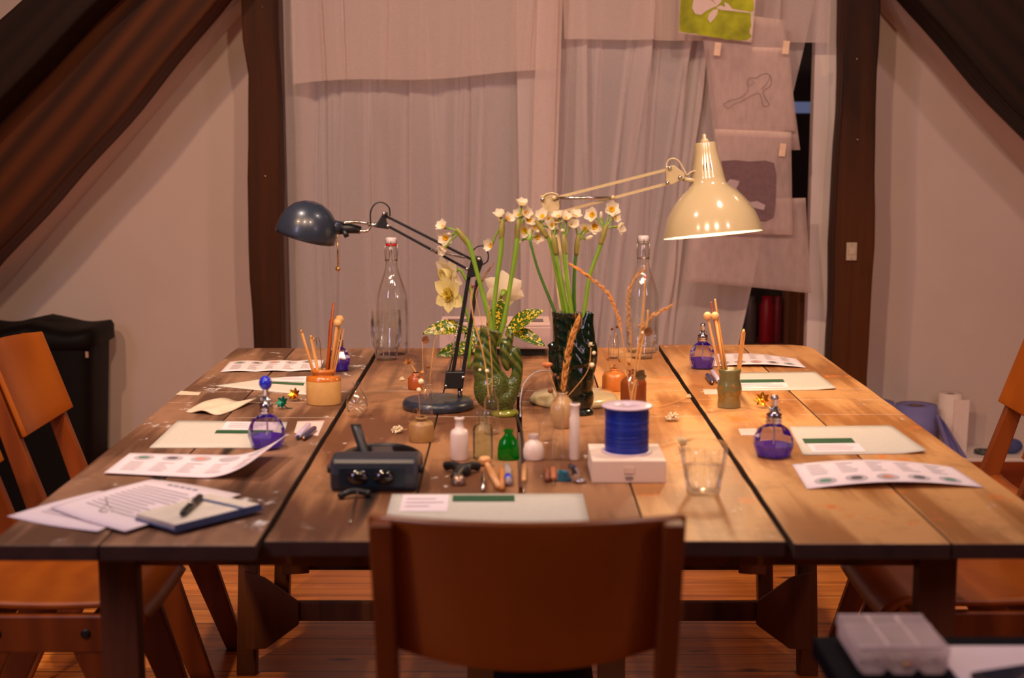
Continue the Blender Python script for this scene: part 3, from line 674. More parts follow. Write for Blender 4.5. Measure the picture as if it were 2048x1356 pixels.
roll('blue tissue roll half hidden behind the table corner', 1768, 0, .064, .190, M_bluep, 5.53)
r2 = roll('white kitchen towel roll on the ledge by the right wall', 1916, 0, .045, .222, M_whtp, 5.535)
b = B(); b.prism([(.0, 0.0), (.055, 0.0), (.060, .205), (.0, .205)], 'Y', -.050, -.046); b.obj('loose_sheet', M_whtp, r2)
q = At(1968, 902, 5.45); b = B(); b.lathe([(.018, 0), (.034, 0), (.034, .014), (.018, .014), (.018, 0)], 28, cap=False); tag(b.obj('tape_roll', mat('dark_tape', (60, 66, 66), .3), loc=(q.x, 5.46, LZ)), 'dark tape roll lying on the ledge right of the towel roll', 'tape roll')
b = B(); b.ball((0, 0, .03), (.045, .03, .03), 16); tag(b.obj('sponge', mat('blue_sponge', (70, 80, 130), .9, bump=.6, scale=90), loc=(X(2046, 5.45), 5.46, LZ)), 'blue sponge on the ledge at the right edge of the photo', 'sponge')

# ------------------------------------------------------------------ glass and bottles: profile in pixels
def prof(pts, s): return [(r*s, z*s) for r, z in pts]
def shell(pts, s, wall=0.0018):
    """outer wall, then the inner wall back down"""
    out = prof(pts, s); inn = [(max(r-wall, 1e-4), max(z, out[0][1]+wall*2)) for r, z in out if r > wall][::-1]
    return out + inn + [(1e-4, out[0][1]+wall*2)]
def bottle(name, label, cat, px, py, pts, m_, group=None, seg=28, extra=None, flat=1.0, sm=True):
    p = T(px, py); s = S(p)
    b = B(); b.lathe([(1e-4, 0)] + prof(pts, s), seg, sy=flat, sm=sm, cap=False)
    if extra is None:
        o = b.obj(name, m_, loc=p); return tag(o, label, cat, group)
    t = thing(name, label, cat, p, 0, group); b.obj('glass_body', m_, t); extra(t, s); return t
# swing-top bottles
def swing(label, px, py, red):
    def ex(t, s):
        b = B(); b.lathe([(1e-4, 0), (11*s, 0), (11*s, 9*s), (9*s, 11*s), (1e-4, 11*s)], 20, c=(0, 0, 222*s), cap=False); b.obj('stopper', mat('porcelain', (232, 224, 226), .2), t)
        b = B(); b.lathe([(8*s, 0), (11*s, 1*s), (11*s, 5*s), (8*s, 6*s)], 20, c=(0, 0, 216*s)); b.obj('gasket', mat('red_rubber' if red else 'grey_rubber', (200, 30, 34) if red else (150, 140, 136), .5), t)
        b = B(); r = .0011
        for sg in (-1, 1):
            b.tube([(sg*11*s, 0, 228*s), (sg*13*s, 0, 205*s), (sg*11*s, 0, 186*s)], r, 6)
            b.tube([(sg*4*s, -12*s, 186*s), (sg*2*s, -13*s, 205*s), (0, -11*s, 226*s)], r, 6)
        b.tube([(12.5*s*math.cos(a*PI/8), 12.5*s*math.sin(a*PI/8), 188*s) for a in range(17)], r, 6)
        b.obj('wire_clasp', M_steel, t)
    return bottle('swing_top_bottle', label, 'bottle', px, py, [(26, 0), (31, 3), (31.5, 20), (31.5, 100), (30, 118), (25, 138), (18, 156), (13, 172), (11.5, 184), (13, 188), (12, 192), (11, 212), (10, 216)], M_glass, 'swing top water bottles', 32, ex)
swing('clear swing-top bottle with a red gasket, at the back left', 785, 708, True)
swing('clear swing-top bottle behind the dried grasses, at the back right', 1284, 704, False)
def tumbler(label, px, py, sc_=1.0, cat='glass', lines=True, name='tumbler', water=0, dz=0):
    p = T(px, py); p.z += dz; s = S(p)*sc_
    pts = [(21, 0), (22, 3), (23, 18), (28, 30), (31, 52), (31, 62), (30.5, 80)]
    t = thing(name, label, cat, p); b = B(); b.lathe([(1e-4, 0)] + prof(pts, s), 10 if False else 36, cap=False)
    b.lathe(prof([(1e-2, 5), (21, 5)], s), 36, cap=False)
    b.obj('glass_body', M_glass, t); return t
tumbler('water tumbler standing before the left swing-top bottle, lower of the stack', 773, 719)
tumbler('water tumbler stacked inside the left tumbler', 773, 719, dz=.031, sc_=.96)
tumbler('ribbed water tumbler before the right swing-top bottle', 1283, 716)
# big tumbler with water
p = T(1406, 988); s = S(p)
t = thing('tumbler', 'tumbler half full of water on the near right of the table', 'glass', p)
b = B(); outp = [(30, 0), (33, 3), (37, 30), (43, 60), (47, 84), (48, 104)]
b.lathe([(1e-4, 0)] + prof(outp, s) + prof([(46, 104)], s), 9*5, cap=False)
for k in range(9):
    a = 2*PI*k/9; b.tube([(37.2*s*math.cos(a), 37.2*s*math.sin(a), 30*s), (43.2*s*math.cos(a), 43.2*s*math.sin(a), 60*s), (47.2*s*math.cos(a), 47.2*s*math.sin(a), 84*s)], .0008, 5)
b.obj('glass_body', M_glass, t)
b = B(); b.lathe(prof([(1e-2, 9), (28, 9.5), (33.5, 30), (40, 58), (1e-2, 58)], s), 36, cap=False); b.obj('water', M_water, t)

# small bottles in the middle
M_milk = mat('milk_glass', (226, 206, 198), .3, var=.02, coat=.3)
M_emer = thin_glass('emerald_glass', (.02, .62, .06), diffuse=.35, dcol=(10, 150, 30), base=.05)
M_amber = mat('brown_glaze', (128, 62, 22), .25, var=.15, coat=.3)
M_stone = mat('grey_stoneware', (150, 112, 66), .4, var=.15, scale=60)
M_ochre = mat('ochre_stoneware', (186, 108, 40), .35, var=.12, scale=40, coat=.3)
bottle('small_bottle', 'opaque white medicine bottle with a long neck, beside the pale green one', 'bottle', 919, 919, [(17, 0), (18.5, 3), (18.5, 52), (16, 60), (9, 64), (8, 70), (8, 80), (10, 82), (10, 86), (7, 87)], M_milk)
bottle('small_bottle', 'pale green clear bottle with a flared lip behind the tools', 'bottle', 966, 918, [(19, 0), (20, 3), (20, 62), (17, 68), (10, 71), (8.5, 80), (8.5, 88), (13, 94), (13, 97)], M_greenish)
bottle('small_bottle', 'small emerald green bottle beside the table gap', 'bottle', 1017, 919, [(21, 0), (22, 3), (22, 22), (19, 38), (11, 48), (8, 52), (8, 56), (10, 58), (10, 61)], M_emer, flat=.7)
bottle('small_bottle', 'squat white bottle right of the emerald one', 'bottle', 1067, 919, [(19, 0), (21, 3), (21, 20), (17, 34), (9, 40), (8, 43), (10, 45), (10, 52)], M_milk, flat=.8)
bottle('small_bottle', 'little clear bottle with sloped shoulders behind the squat white one', 'bottle', 1092, 880, [(14, 0), (15, 2), (15, 36), (12, 44), (6, 50), (5, 58), (9, 60), (9, 63)], M_glass)
bottle('glass_vial', 'tall clear straight vial left of the white tube', 'vial', 1116, 919, [(11, 0), (12, 2), (12, 104), (9, 110), (8.5, 128), (11, 130), (11, 136)], M_glass)
bottle('plastic_tube', 'tall opaque white tube left of the wire spool', 'tube', 1149, 919, [(10, 0), (11, 2), (11, 84), (9, 90), (9, 108), (10.5, 110), (10.5, 114), (7, 114)], M_milk)
bottle('glass_vial', 'tall clear vial in front of the mottled green vase', 'vial', 983, 868, [(14, 0), (15, 2), (15, 66), (12, 74), (8, 80), (7.5, 92), (10, 94), (10, 98)], M_glass)
bottle('glass_vial', 'tall clear vial standing before the blue lamp base', 'vial', 852, 850, [(13, 0), (14, 2), (14, 64), (10, 72), (7, 76), (7, 90), (9, 92)], M_glass)
bottle('glass_vial', 'clear jar behind the blue lamp arm holding the daffodils', 'jar', 937, 745, [(16, 0), (17, 2), (17, 48), (12, 54), (12, 62)], M_glass)
bottle('glass_vial', 'thin clear vial at the back holding one dried stem', 'vial', 1227, 716, [(10, 0), (11, 2), (11, 34), (8, 38), (8, 46)], M_glass)
ink = [(24, 0), (25, 2), (25, 36), (22, 42), (12, 44), (11, 48), (13, 50), (13, 54), (8, 54)]
bottle('ink_pot', 'grey-brown stoneware ink pot near the white bottle', 'pot', 843, 882, [(25, 0), (25.5, 2), (25.5, 34), (22, 39), (9, 41), (9, 44), (13, 46), (13, 49), (8, 49)], M_stone)
bottle('ink_pot', 'small brown stoneware pot with a golden dried flower', 'pot', 832, 778, [(15, 0), (16, 2), (16, 22), (13, 26), (8, 28), (9, 33), (6, 33)], mat('brown_stoneware', (150, 72, 28), .3, var=.1))
bottle('ink_pot', 'orange stoneware ink pot behind the brown bottle', 'pot', 1228, 780, [(23, 0), (24, 2), (24, 28), (20, 36), (9, 38), (8, 41), (10, 44), (6, 44)], M_ochre)
bottle('stoneware_bottle', 'tall dark brown bottle behind the wire spool', 'bottle', 1266, 845, [(25, 0), (26, 3), (26, 80), (23, 88), (11, 96), (9, 102), (12, 106), (8, 106)], M_amber)
bottle('stoneware_bottle', 'short brown bottle neck just behind the spool top', 'bottle', 1257, 872, [(22, 0), (23, 3), (23, 50), (16, 58), (15, 62), (18, 66), (14, 66)], mat('red_brown_glaze', (110, 44, 18), .25, coat=.4))
bottle('bulb_vase', 'beige ceramic bud vase holding dried grass', 'vase', 1124, 855, [(16, 0), (18, 3), (24, 20), (25, 36), (20, 54), (11, 64), (9, 68), (12, 72), (9, 72)], mat('beige_glaze', (176, 140, 96), .3, var=.05, coat=.3))

# teardrop glass
p = T(715, 834); s = S(p); t = thing('teardrop_vase', 'clear teardrop glass bud vase left of the ink pots', 'vase', p)
b = B(); b.lathe([(1e-4, 0)]+prof([(8, 0), (10, 2), (20, 12), (22.5, 24), (20, 38), (13, 50), (8, 57), (7, 62), (10, 70)], s), 30, cap=False); b.obj('glass_body', M_glass, t)
b = B()
for k in range(9):
    a = R(-60+k*35); b.ball((12*s*math.cos(a), -17*s, (25+12*math.sin(a))*s), (2*s, 1.5*s, 6*s), 8, M=Matrix.Rotation(-a+PI/2, 4, 'Y'))
b.obj('moulded_flower', mat('frosted_relief', (236, 220, 200), .15, trans=.7), t)

# atomizers
def atomizer(label, px, py, H, r, bh, blue=False, rot=0.1):
    p = T(px, py); s = S(p); t = thing('perfume_atomizer', label, 'perfume bottle', p, rot, 'cut glass atomizers with violet liquid')
    pr = [(r*.72, 0), (r*.80, bh*.03), (r*1.0, bh*.38), (r*.98, bh*.6), (r*.78, bh*.85), (r*.40, bh*1.0), (r*.30, bh*1.08)]
    b = B(); b.lathe([(1e-4, 0)]+prof(pr, s), 10, cap=False, sm=False)
    b.lathe([(1e-4, bh*.05*s)]+[(max(q_-2*s, 1e-4), z_+bh*.04*s) for q_, z_ in prof(pr, s)][1:], 10, cap=False, sm=False)
    b.obj('glass_body', thin_glass('cut_glass', (.93, .92, .95), base=.05, k=1.0), t)
    b = B(); b.lathe([(1e-4, bh*.06*s)]+prof([(r*.66, bh*.06), (r*.86, bh*.30), (r*.89, bh*.40), (1e-2, bh*.40)], s), 10, cap=False, sm=False); b.obj('liquid', M_purple, t)
    z = bh*1.06; k = (H-z)
    b = B(); b.lathe(prof([(r*.33, z), (r*.44, z+k*.05), (r*.33, z+k*.12), (r*.42, z+k*.18), (r*.34, z+k*.25), (r*.40, z+k*.32), (r*.20, z+k*.40), (r*.17, z+k*.6)], s), 16); b.obj('collar', M_silver, t)
    b = B(); b.lathe(prof([(r*.13, z+k*.58), (r*.18, z+k*.62), (r*.15, z+k*.78), (r*.2, z+k*.84), (r*.16, z+k*.97), (1e-2, H)], s), 14)
    b.ball((r*.2*s, 0, (z+k*.45)*s), r*.11*s, 10); b.ball((-r*.22*s, -.002, (z+k*.5)*s), r*.10*s, 10); b.obj('spray_nozzle', M_silver, t)
    b = B(); b.tube([(0, 0, z*s), (r*.05*s, 0, bh*.6*s), (-r*.1*s, 0, bh*.12*s)], r*.05*s, 8, n=4); b.obj('dip_tube', mat('clear_tube', (210, 190, 210), .2, trans=.5), t)
    if blue:
        b = B(); b.ball((0, 0, (H+2)*s), (13*s, 13*s, 15*s), 14); b.obj('blue_cap', mat('blue_glass_cap', (30, 44, 190), .15, coat=.8), t)
    return t
atomizer('violet atomizer with a blue cap on the left, beside the curled leaflet', 534, 896, 130, 37, 66, True)
atomizer('violet atomizer on the right, at the corner of the grey board', 1546, 913, 126, 41, 64, rot=.25)
atomizer('violet atomizer at the far right, beside the green pencil pot', 1404, 737, 92, 27, 52, rot=.2)
atomizer('violet atomizer half hidden behind the left pencil pot', 679, 741, 84, 23, 46, rot=.4)

# ------------------------------------------------------------------ pots of pencils
def stick(b, p0, p1, r0, r1=None, seg=8, m=0): b.tube([p0, p1], [r0, r1 or r0], seg, m=m, sm=seg > 6)
PT = {}
def pot(name, label, px, py, pts, matl, flat=1.0, seg=36, z_in=8):
    p = T(px, py); s = S(p); t = thing(name, label, 'pot', p)
    rt = pts[-1][0]
    b = B(); b.lathe([(1e-4, 0)] + prof(pts, s) + prof([(rt-3, pts[-1][1]), (rt-3, z_in), (1e-2, z_in)], s), seg, sy=flat, cap=False)
    return t, b, p, s
t, b, p, s = pot('stoneware_jar', 'oval cream and ochre stoneware jar full of pencils and sticks', 648, 808, [(33, 0), (35, 3), (35, 48), (34, 56), (30, 58), (20, 58), (19, 61), (24, 64), (25, 68), (23, 71), (18, 71)], None, flat=.75)
b.v = b.v
mi = []
for f in b.f:
    zz = sum(b.v[i][2] for i in f)/len(f); mi.append(1 if zz > 44*s else 0)
b.m = mi
b.obj('jar_body', [mat('cream_glaze', (206, 160, 96), .25, var=.06, coat=.4), mat('ochre_glaze', (184, 104, 34), .2, var=.08, coat=.5)], t)
pJ, sJ = p, s
def in_pot(name, label, cat, p, s, bot, tip, build, group=None):
    """bot/tip: pixel positions; stands at the depth of the pot"""
    D = p.y + bot[2]*s if len(bot) > 2 else p.y
    D2 = p.y + tip[2]*s if len(tip) > 2 else D
    A = At(bot[0], bot[1], D); Bt = At(tip[0], tip[1], D2); L = (Bt-A).length
    q = (Bt-A).to_track_quat('Z', 'Y').to_euler()
    t = bpy.data.objects.new(name, None); C.objects.link(t); t.location = A; t.rotation_euler = q; tag(t, label, cat, group)
    build(t, L, s); return t
M_lead = mat('graphite_tip', (50, 46, 48), .4)
def pencil(r, m_=None):
    def f(t, L, s):
        b = B(); b.lathe([(r*s, 0), (r*s, L-10*s)], 6, sm=False); b.obj('shaft', m_ or M_pencil, t)
        b = B(); b.lathe([(r*s, L-10*s), (r*.35*s, L-2.5*s)], 10, m=0); b.lathe([(r*.34*s, L-2.5*s), (1e-4, L)], 8, m=1); b.obj('sharpened_tip', [MC['pale_wood'], M_lead], t)
    return f
def plain(r0, r1, m_):
    def f(t, L, s): b = B(); b.lathe([(r0*s, 0), (r1*s, L-1*s), (r1*.5*s, L)], 10); b.obj('shaft', m_, t)
    return f
def ballstick(r, rb):
    def f(t, L, s):
        b = B(); b.lathe([(r*s, 0), (r*s, L)], 12); b.obj('shaft', M_pencil, t)
        b = B(); b.ball((0, 0, L), rb*s, 20); b.obj('ball_head', mat('turned_ball', (224, 176, 116), .35, var=.04), t)
    return f
G = 'sticks standing in the cream jar'
in_pot('pencil', 'long bare wooden pencil leaning left out of the cream jar', 'pencil', pJ, sJ, (640, 790), (601, 656), pencil(3.2))
in_pot('pencil', 'shorter bare pencil in the cream jar, second from the left', 'pencil', pJ, sJ, (645, 790, -4), (621, 667, -6), pencil(3.2))
in_pot('cotton_bud', 'stick with a pale round tip in the cream jar', 'stick', pJ, sJ, (646, 790, 3), (626, 678, 6), ballstick(1.2, 4.2))
in_pot('chopstick', 'dark red chopstick standing tallest in the cream jar', 'chopstick', pJ, sJ, (650, 795), (667, 606), plain(4.8, 2.6, M_redwood))
in_pot('chopstick', 'second red chopstick just behind the tallest one in the cream jar', 'chopstick', pJ, sJ, (654, 795, 4), (661, 640, 6), plain(4.4, 2.8, M_redwood))
in_pot('ball_headed_stick', 'ball-headed wooden stick in the cream jar, front one', 'stick', pJ, sJ, (655, 790, -2), (675, 645, -4), ballstick(3.0, 8.6))
in_pot('ball_headed_stick', 'ball-headed wooden stick in the cream jar, rear one', 'stick', pJ, sJ, (658, 790, 6), (679, 639, 8), ballstick(3.0, 9.0))
in_pot('skewer', 'pale skewer in the cream jar leaning right, the left of two', 'skewer', pJ, sJ, (657, 790), (682, 657), plain(1.8, 1.3, M_pencil))
in_pot('skewer', 'pale skewer in the cream jar leaning right, outermost', 'skewer', pJ, sJ, (659, 790), (688, 657), plain(1.8, 1.3, M_pencil))
b = B(); D = pJ.y
b.tube([At(x, y, D+.01) - pJ for x, y in [(647, 760), (641, 705), (640, 685), (636, 674), (632, 676), (634, 690)]], .0009, 6, n=4)
tag(b.obj('bent_wire', M_steel, loc=pJ), 'bent wire loop sticking out of the cream jar', 'wire')

t, b, p, s = pot('stoneware_pot', 'mottled green waisted pottery cup on the right holding sticks', 1458, 814, [(22, 0), (23.5, 3), (22, 20), (23.5, 28), (25, 38), (23, 48), (20.5, 56), (21, 68), (23, 76), (21, 78)], None)
m, n, l, pp = newmat('mottled_green_glaze')
tc = n.new('ShaderNodeTexCoord'); sp = n.new('ShaderNodeSeparateXYZ'); l.new(tc.outputs['Object'], sp.inputs[0])
nz = n.new('ShaderNodeTexNoise'); nz.inputs['Scale'].default_value = 90; nz.inputs['Detail'].default_value = 4; l.new(tc.outputs['Object'], nz.inputs['Vector'])
ad = n.new('ShaderNodeMath'); ad.operation = 'MULTIPLY_ADD'; ad.inputs[1].default_value = 10; l.new(sp.outputs[2], ad.inputs[0]); l.new(nz.outputs[0], ad.inputs[2])
rp = n.new('ShaderNodeValToRGB'); e = rp.color_ramp.elements; e[0].position = .42; e[0].color = lin((120, 116, 88)); e[1].position = 1.4 if False else 1.0; e[1].color = lin((104, 98, 60))
q = e.new(.70); q.color = lin((128, 112, 70)); q = e.new(.86); q.color = lin((134, 98, 30))
l.new(ad.outputs[0], rp.inputs[0]); l.new(rp.outputs[0], pp.inputs['Base Color']); pp.inputs['Roughness'].default_value = .25; pp.inputs['Coat Weight'].default_value = .4
b.obj('cup_body', m, t); pK, sK = p, s
in_pot('ball_headed_stick', 'left ball-headed stick in the mottled green cup', 'stick', pK, sK, (1452, 800), (1415, 632), ballstick(2.6, 8.2))
in_pot('ball_headed_stick', 'right ball-headed stick in the mottled green cup', 'stick', pK, sK, (1457, 800), (1430, 632), ballstick(2.8, 8.2))
in_pot('chopstick', 'thin orange chopstick in the green cup, left one', 'chopstick', pK, sK, (1458, 800, 6), (1422, 604, 8), plain(3.2, 1.8, M_redwood))
in_pot('chopstick', 'thin orange chopstick in the green cup, taller right one', 'chopstick', pK, sK, (1462, 800, 6), (1430, 598, 8), plain(3.2, 1.8, M_pencil))
in_pot('pencil', 'thick bare pencil leaning right out of the green cup', 'pencil', pK, sK, (1470, 800), (1488, 656), pencil(4.6))

# ------------------------------------------------------------------ desk lamps
LD = 3.39
M_slate = mat('slate_blue_enamel', (36, 43, 56), .32, var=.03, coat=.2)
base = T(876, 816); s = S(base)
lp = thing('desk_lamp', 'slate blue desk lamp with black sprung arm, switched off', 'lamp', base)
def rel(x, y, d=0): return At(x, y, base.y+d) - base
b = B(); b.lathe([(1e-4, 0), (68*s, 0), (71*s, 3*s), (71*s, 12*s), (67*s, 18*s), (58*s, 20*s), (1e-4, 21*s)], 48, cap=False); b.obj('base', M_slate, lp)
b = B(); b.tube([(44*s, .01, 18*s), (44*s, .01, 40*s)], 5*s, 14); b.obj('pivot', M_steel, lp)
b = B(); b.prism([(-8*s, 0), (30*s, 0), (34*s, 34*s), (-4*s, 34*s)], 'Y', -.012, .012, M=Matrix.Translation(rel(896, 776))); b.obj('lower_bracket', M_black, lp, bevel=.002)
for (x0, y0, x1, y1, nm) in [(902, 768, 940, 540, 'lower_arm'), (922, 772, 955, 560, 'lower_arm'), (950, 522, 772, 432, 'upper_arm'), (938, 540, 776, 452, 'upper_arm')]:
    b = B(); b.tube([rel(x0, y0), rel(x1, y1)], 5.5*s if nm == 'lower_arm' else 3.6*s, 4, sm=False); b.obj(nm, M_black, lp, bevel=.0008)
b = B(); b.prism([(-14*s, -22*s), (10*s, -16*s), (18*s, 8*s), (14*s, 20*s), (-4*s, 22*s)], 'Y', -.014, .014, M=Matrix.Translation(rel(948, 534))); b.obj('elbow_bracket', M_black, lp, bevel=.002)
b = B(); b.prism([(-14*s, -10*s), (14*s, -14*s), (8*s, 4*s), (12*s, 18*s), (4*s, 20*s), (-8*s, 0)], 'Y', -.010, .010, M=Matrix.Translation(rel(764, 444))); b.obj('head_bracket', M_black, lp, bevel=.002)
for x, y in [(957, 518), (768, 427), (776, 452), (934, 538), (926, 755), (892, 772)]:
    b = B(); b.lathe([(3.6*s, 0), (3.4*s, 2*s), (1e-4, 3*s)], 12, c=rel(x, y, -.014), M=Matrix.Rotation(PI/2, 4, 'X')); b.obj('bolt', M_steel, lp)
b = B()
for k in range(40):
    pass
def coil(b, A, Bp, r, turns, wr):
    A = Vector(A); Bp = Vector(Bp); d = Bp-A; L = d.length; d.normalize(); u = d.cross(Vector((0, 1, 0))).normalized(); v = d.cross(u)
    n = turns*8; b.tube([A + d*(L*k/n) + (u*math.cos(k*PI/4)+v*math.sin(k*PI/4))*r for k in range(n+1)], wr, 4)
coil(b, rel(862, 500, -.008), rel(930, 515, -.008), 3*s, 24, .0007); b.tube([rel(862, 500, -.008), rel(930, 515, -.008)], .0012, 6)
b.obj('spring', M_steel, lp)
b = B(); coil(b, rel(896, 740, -.008), rel(917, 650, -.008), 3*s, 24, .0007); b.tube([rel(896, 745, -.008), rel(917, 645, -.008)], .0012, 6); b.obj('spring', M_steel, lp)
# cable loops
b = B(); b.tube([rel(742, 452), rel(741, 425), rel(750, 408), rel(765, 405), rel(778, 415), rel(780, 432)], .0018, 8, n=5)
b.obj('cable', M_black, lp); b = B()
b.tube([rel(940, 510), rel(952, 495), rel(966, 492), rel(976, 506), rel(975, 522), rel(964, 530)], .0018, 8, n=5); b.obj('cable', M_black, lp)
# shade
oc = rel(610.5, 474); ax = Vector((.27, -.06, .96)).normalized()
SM = Matrix.Translation(oc) @ ax.to_track_quat('Z', 'Y').to_matrix().to_4x4()
b = B(); b.lathe([(59*s, 0), (59.5*s, 8*s), (57*s, 26*s), (49*s, 46*s), (36*s, 60*s), (18*s, 69*s), (1e-4, 72*s)], 48, M=SM, cap=False); b.obj('shade', M_slate, lp, solid=.0015)
b = B(); b.tube([rel(655, 452), rel(682, 456)], [14*s, 13*s], 24); b.obj('shade_neck', M_slate, lp)
b = B(); b.tube([rel(680, 456), rel(700, 457), rel(722, 460)], [13*s, 10*s, 7*s], 20); b.tube([rel(688, 462, -.01), rel(694, 474, -.012)], 5*s, 10); b.obj('socket', M_black, lp)
b = B(); b.tube([rel(684, 446, -.012), rel(712, 444, -.012), rel(738, 448)], 3*s, 10, n=3)
b.tube([rel(718, 462, -.008), rel(734, 462, -.008), rel(740, 454)], 3*s, 8, n=3); b.tube([rel(738, 450), rel(756, 450)], 4.5*s, 12); b.obj('swivel', M_steel, lp)
b = B(); b.tube([rel(675, 470, -.012), rel(676, 536, -.012)], 1.6*s, 8); b.ball(rel(676, 538, -.012), 5*s, 14); b.obj('pull_rod', mat('brass', (200, 150, 90), .25, 1.0), lp)

# cream lamp
M_cream = mat('cream_enamel', (192, 172, 130), .16, var=.01, coat=.6)
base = T(1148, 803); s = S(base)
lp = thing('desk_lamp', 'cream architect lamp, lit, on its round base behind the dark vase', 'lamp', base)
b = B(); b.lathe([(1e-4, 0), (86*s, 0), (89*s, 3*s), (88*s, 9*s), (80*s, 17*s), (30*s, 28*s), (1e-4, 30*s)], 56, cap=False); b.obj('base', M_cream, lp)
b = B(); b.tube([(0, .01, 26*s), (0, .01, 62*s)], 6*s, 14); b.obj('pivot', M_steel, lp)
for dx in (-8, 8):
    b = B(); b.tube([rel(1150+dx, 765, .015), rel(1100+dx, 415, .015)], 3.8*s, 4, sm=False); b.obj('lower_arm', M_cream, lp, bevel=.0006)
b = B(); b.prism([(-16*s, 16*s), (20*s, 18*s), (22*s, -8*s), (14*s, -30*s), (-4*s, -30*s), (-16*s, 4*s)], 'Y', -.008, .008, M=Matrix.Translation(rel(1097, 407))); b.obj('elbow_plate', M_cream, lp, bevel=.002)
b = B(); b.tube([rel(1084, 402, -.008), rel(1090, 390, -.01), rel(1104, 386, -.01), rel(1116, 390, -.008)], .0022, 8, n=5); b.obj('plate_rim', M_cream, lp)
b = B(); b.tube([rel(1118, 394), rel(1338, 338)], 4.0*s, 4, sm=False); b.obj('upper_arm', M_cream, lp)
b = B(); b.tube([rel(1122, 424), rel(1225, 396), rel(1338, 366)], 4.0*s, 4, sm=False); b.obj('upper_arm', M_cream, lp)
b = B(); b.tube([rel(1108, 396, -.01), rel(1222, 396, -.01)], 3*s, 12); b.tube([rel(1118, 400, .0), rel(1116, 420, .0)], 2*s, 8); b.obj('spring_rod', M_steel, lp)
for x, y in [(1226, 395), (1108, 396)]:
    b = B(); b.ball(rel(x, y, -.012), 4.6*s, 12); b.obj('rod_end', M_cream, lp)
b = B(); b.prism([(-20*s, 18*s), (-4*s, 20*s), (16*s, 4*s), (16*s, -6*s), (-10*s, -18*s), (-20*s, -16*s)], 'Y', -.010, .010, M=Matrix.Translation(rel(1352, 351))); b.obj('head_plate', M_cream, lp, bevel=.0015)
for x, y in [(1339, 336), (1360, 355), (1335, 366), (1085, 399), (1101, 430)]:
    b = B(); b.lathe([(4*s, 0), (3.8*s, 2.4*s), (1e-4, 3.2*s)], 12, c=rel(x, y, -.013), M=Matrix.Rotation(PI/2, 4, 'X')); b.obj('bolt', M_steel, lp)
b = B(); b.tube([rel(1366, 358), rel(1392, 362)], 4.5*s, 12); b.obj('swivel', M_cream, lp)
b = B(); b.tube([rel(1332, 336), rel(1336, 322), rel(1346, 317), rel(1358, 323), rel(1368, 340), rel(1374, 350), rel(1382, 344), rel(1392, 342)], .0022, 8, n=5); b.obj('cable', M_cream, lp)
# head: axis leans a little left at the top and tips towards the room
topc = rel(1413, 292, .0); rim = rel(1425.5, 469, .0)
ax = (topc-rim); ax.y = .115*ax.length; axn = ax.normalized()
q = axn.to_track_quat('Z', 'Y').to_matrix().to_4x4(); SM = Matrix.Translation(rim) @ q
pr = [(98, 0), (97, 6), (92, 24), (86, 40), (76, 56), (66, 70), (55, 82), (43, 91), (35, 100), (32.5, 112), (30, 128), (26, 146), (23, 162), (21.5, 178)]
b = B(); b.lathe(prof(pr, s) + prof([(21, 180), (12, 180), (1e-2, 181)], s), 56, M=SM, cap=False); 
sh = b.obj('shade', M_cream, lp)
pri = [(r-1.2, z) for r, z in pr[:9]] + [(1e-2, 101)]
M_refl = mat('white_reflector', (250, 236, 214), .5, var=.01)
b = B(); b.lathe(prof(pri, s), 56, M=SM, cap=False); b.obj('reflector', M_refl, sh)
b = B(); b.tube([SM @ Vector((98*s*math.cos(k*PI/30), 98*s*math.sin(k*PI/30), 0)) for k in range(61)], .0012, 6); b.obj('shade_rim', M_cream, sh)
b = B(); b.lathe(prof([(10, 178), (8, 186), (4, 190), (3.5, 197), (1e-2, 199)], s), 14, M=SM); b.obj('finial', M_cream, lp)
for k, (dx, z0, z1) in enumerate([(-10, 110, 136), (-4, 106, 140), (5, 108, 136)]):
    zc = (z0+z1)/2; rr = 30.5
    yv = -math.sqrt(rr*rr-dx*dx)
    Pv = [Vector((dx*s, (yv-.5)*s, z0*s)), Vector((dx*s, (-math.sqrt(28*28-dx*dx)-1.0)*s, z1*s))]
    # front of the shade is the side turned to the chairs
    rotf = SM @ Matrix.Rotation(0, 4, 'Z'); 
    best = None
    for ang in range(0, 360, 5):
        MM = SM @ Matrix.Rotation(R(ang), 4, 'Z'); v_ = MM @ Pv[0]
        if best is None or (v_.y + 3*abs((v_.x-(SM @ Vector((0, 0, z0*s))).x) - dx*s)) < best[0]: best = (v_.y + 3*abs((v_.x-(SM @ Vector((0, 0, z0*s))).x) - dx*s), MM)
    b = B(); b.tube([best[1] @ v for v in Pv], .9*s, 6); b.obj('vent_slot', mat('slot_shadow', (60, 44, 30), .8), sh)
bulbp = SM @ Vector((0, 0, 34*s))
b = B(); b.ball(bulbp, (26*s, 26*s, 28*s), 20); b.obj('bulb', mat('lit_bulb', (255, 220, 170), .5, emit=(255, 206, 140), estr=14), lp)
ld = bpy.data.lights.new('lamp_glow', 'POINT'); ld.energy = 5.0; ld.color = (1, .70, .42); ld.shadow_soft_size = .02
lo_ = bpy.data.objects.new('light', ld); C.objects.link(lo_); lo_.parent = lp; lo_.location = SM @ Vector((0, 0, -4*s))
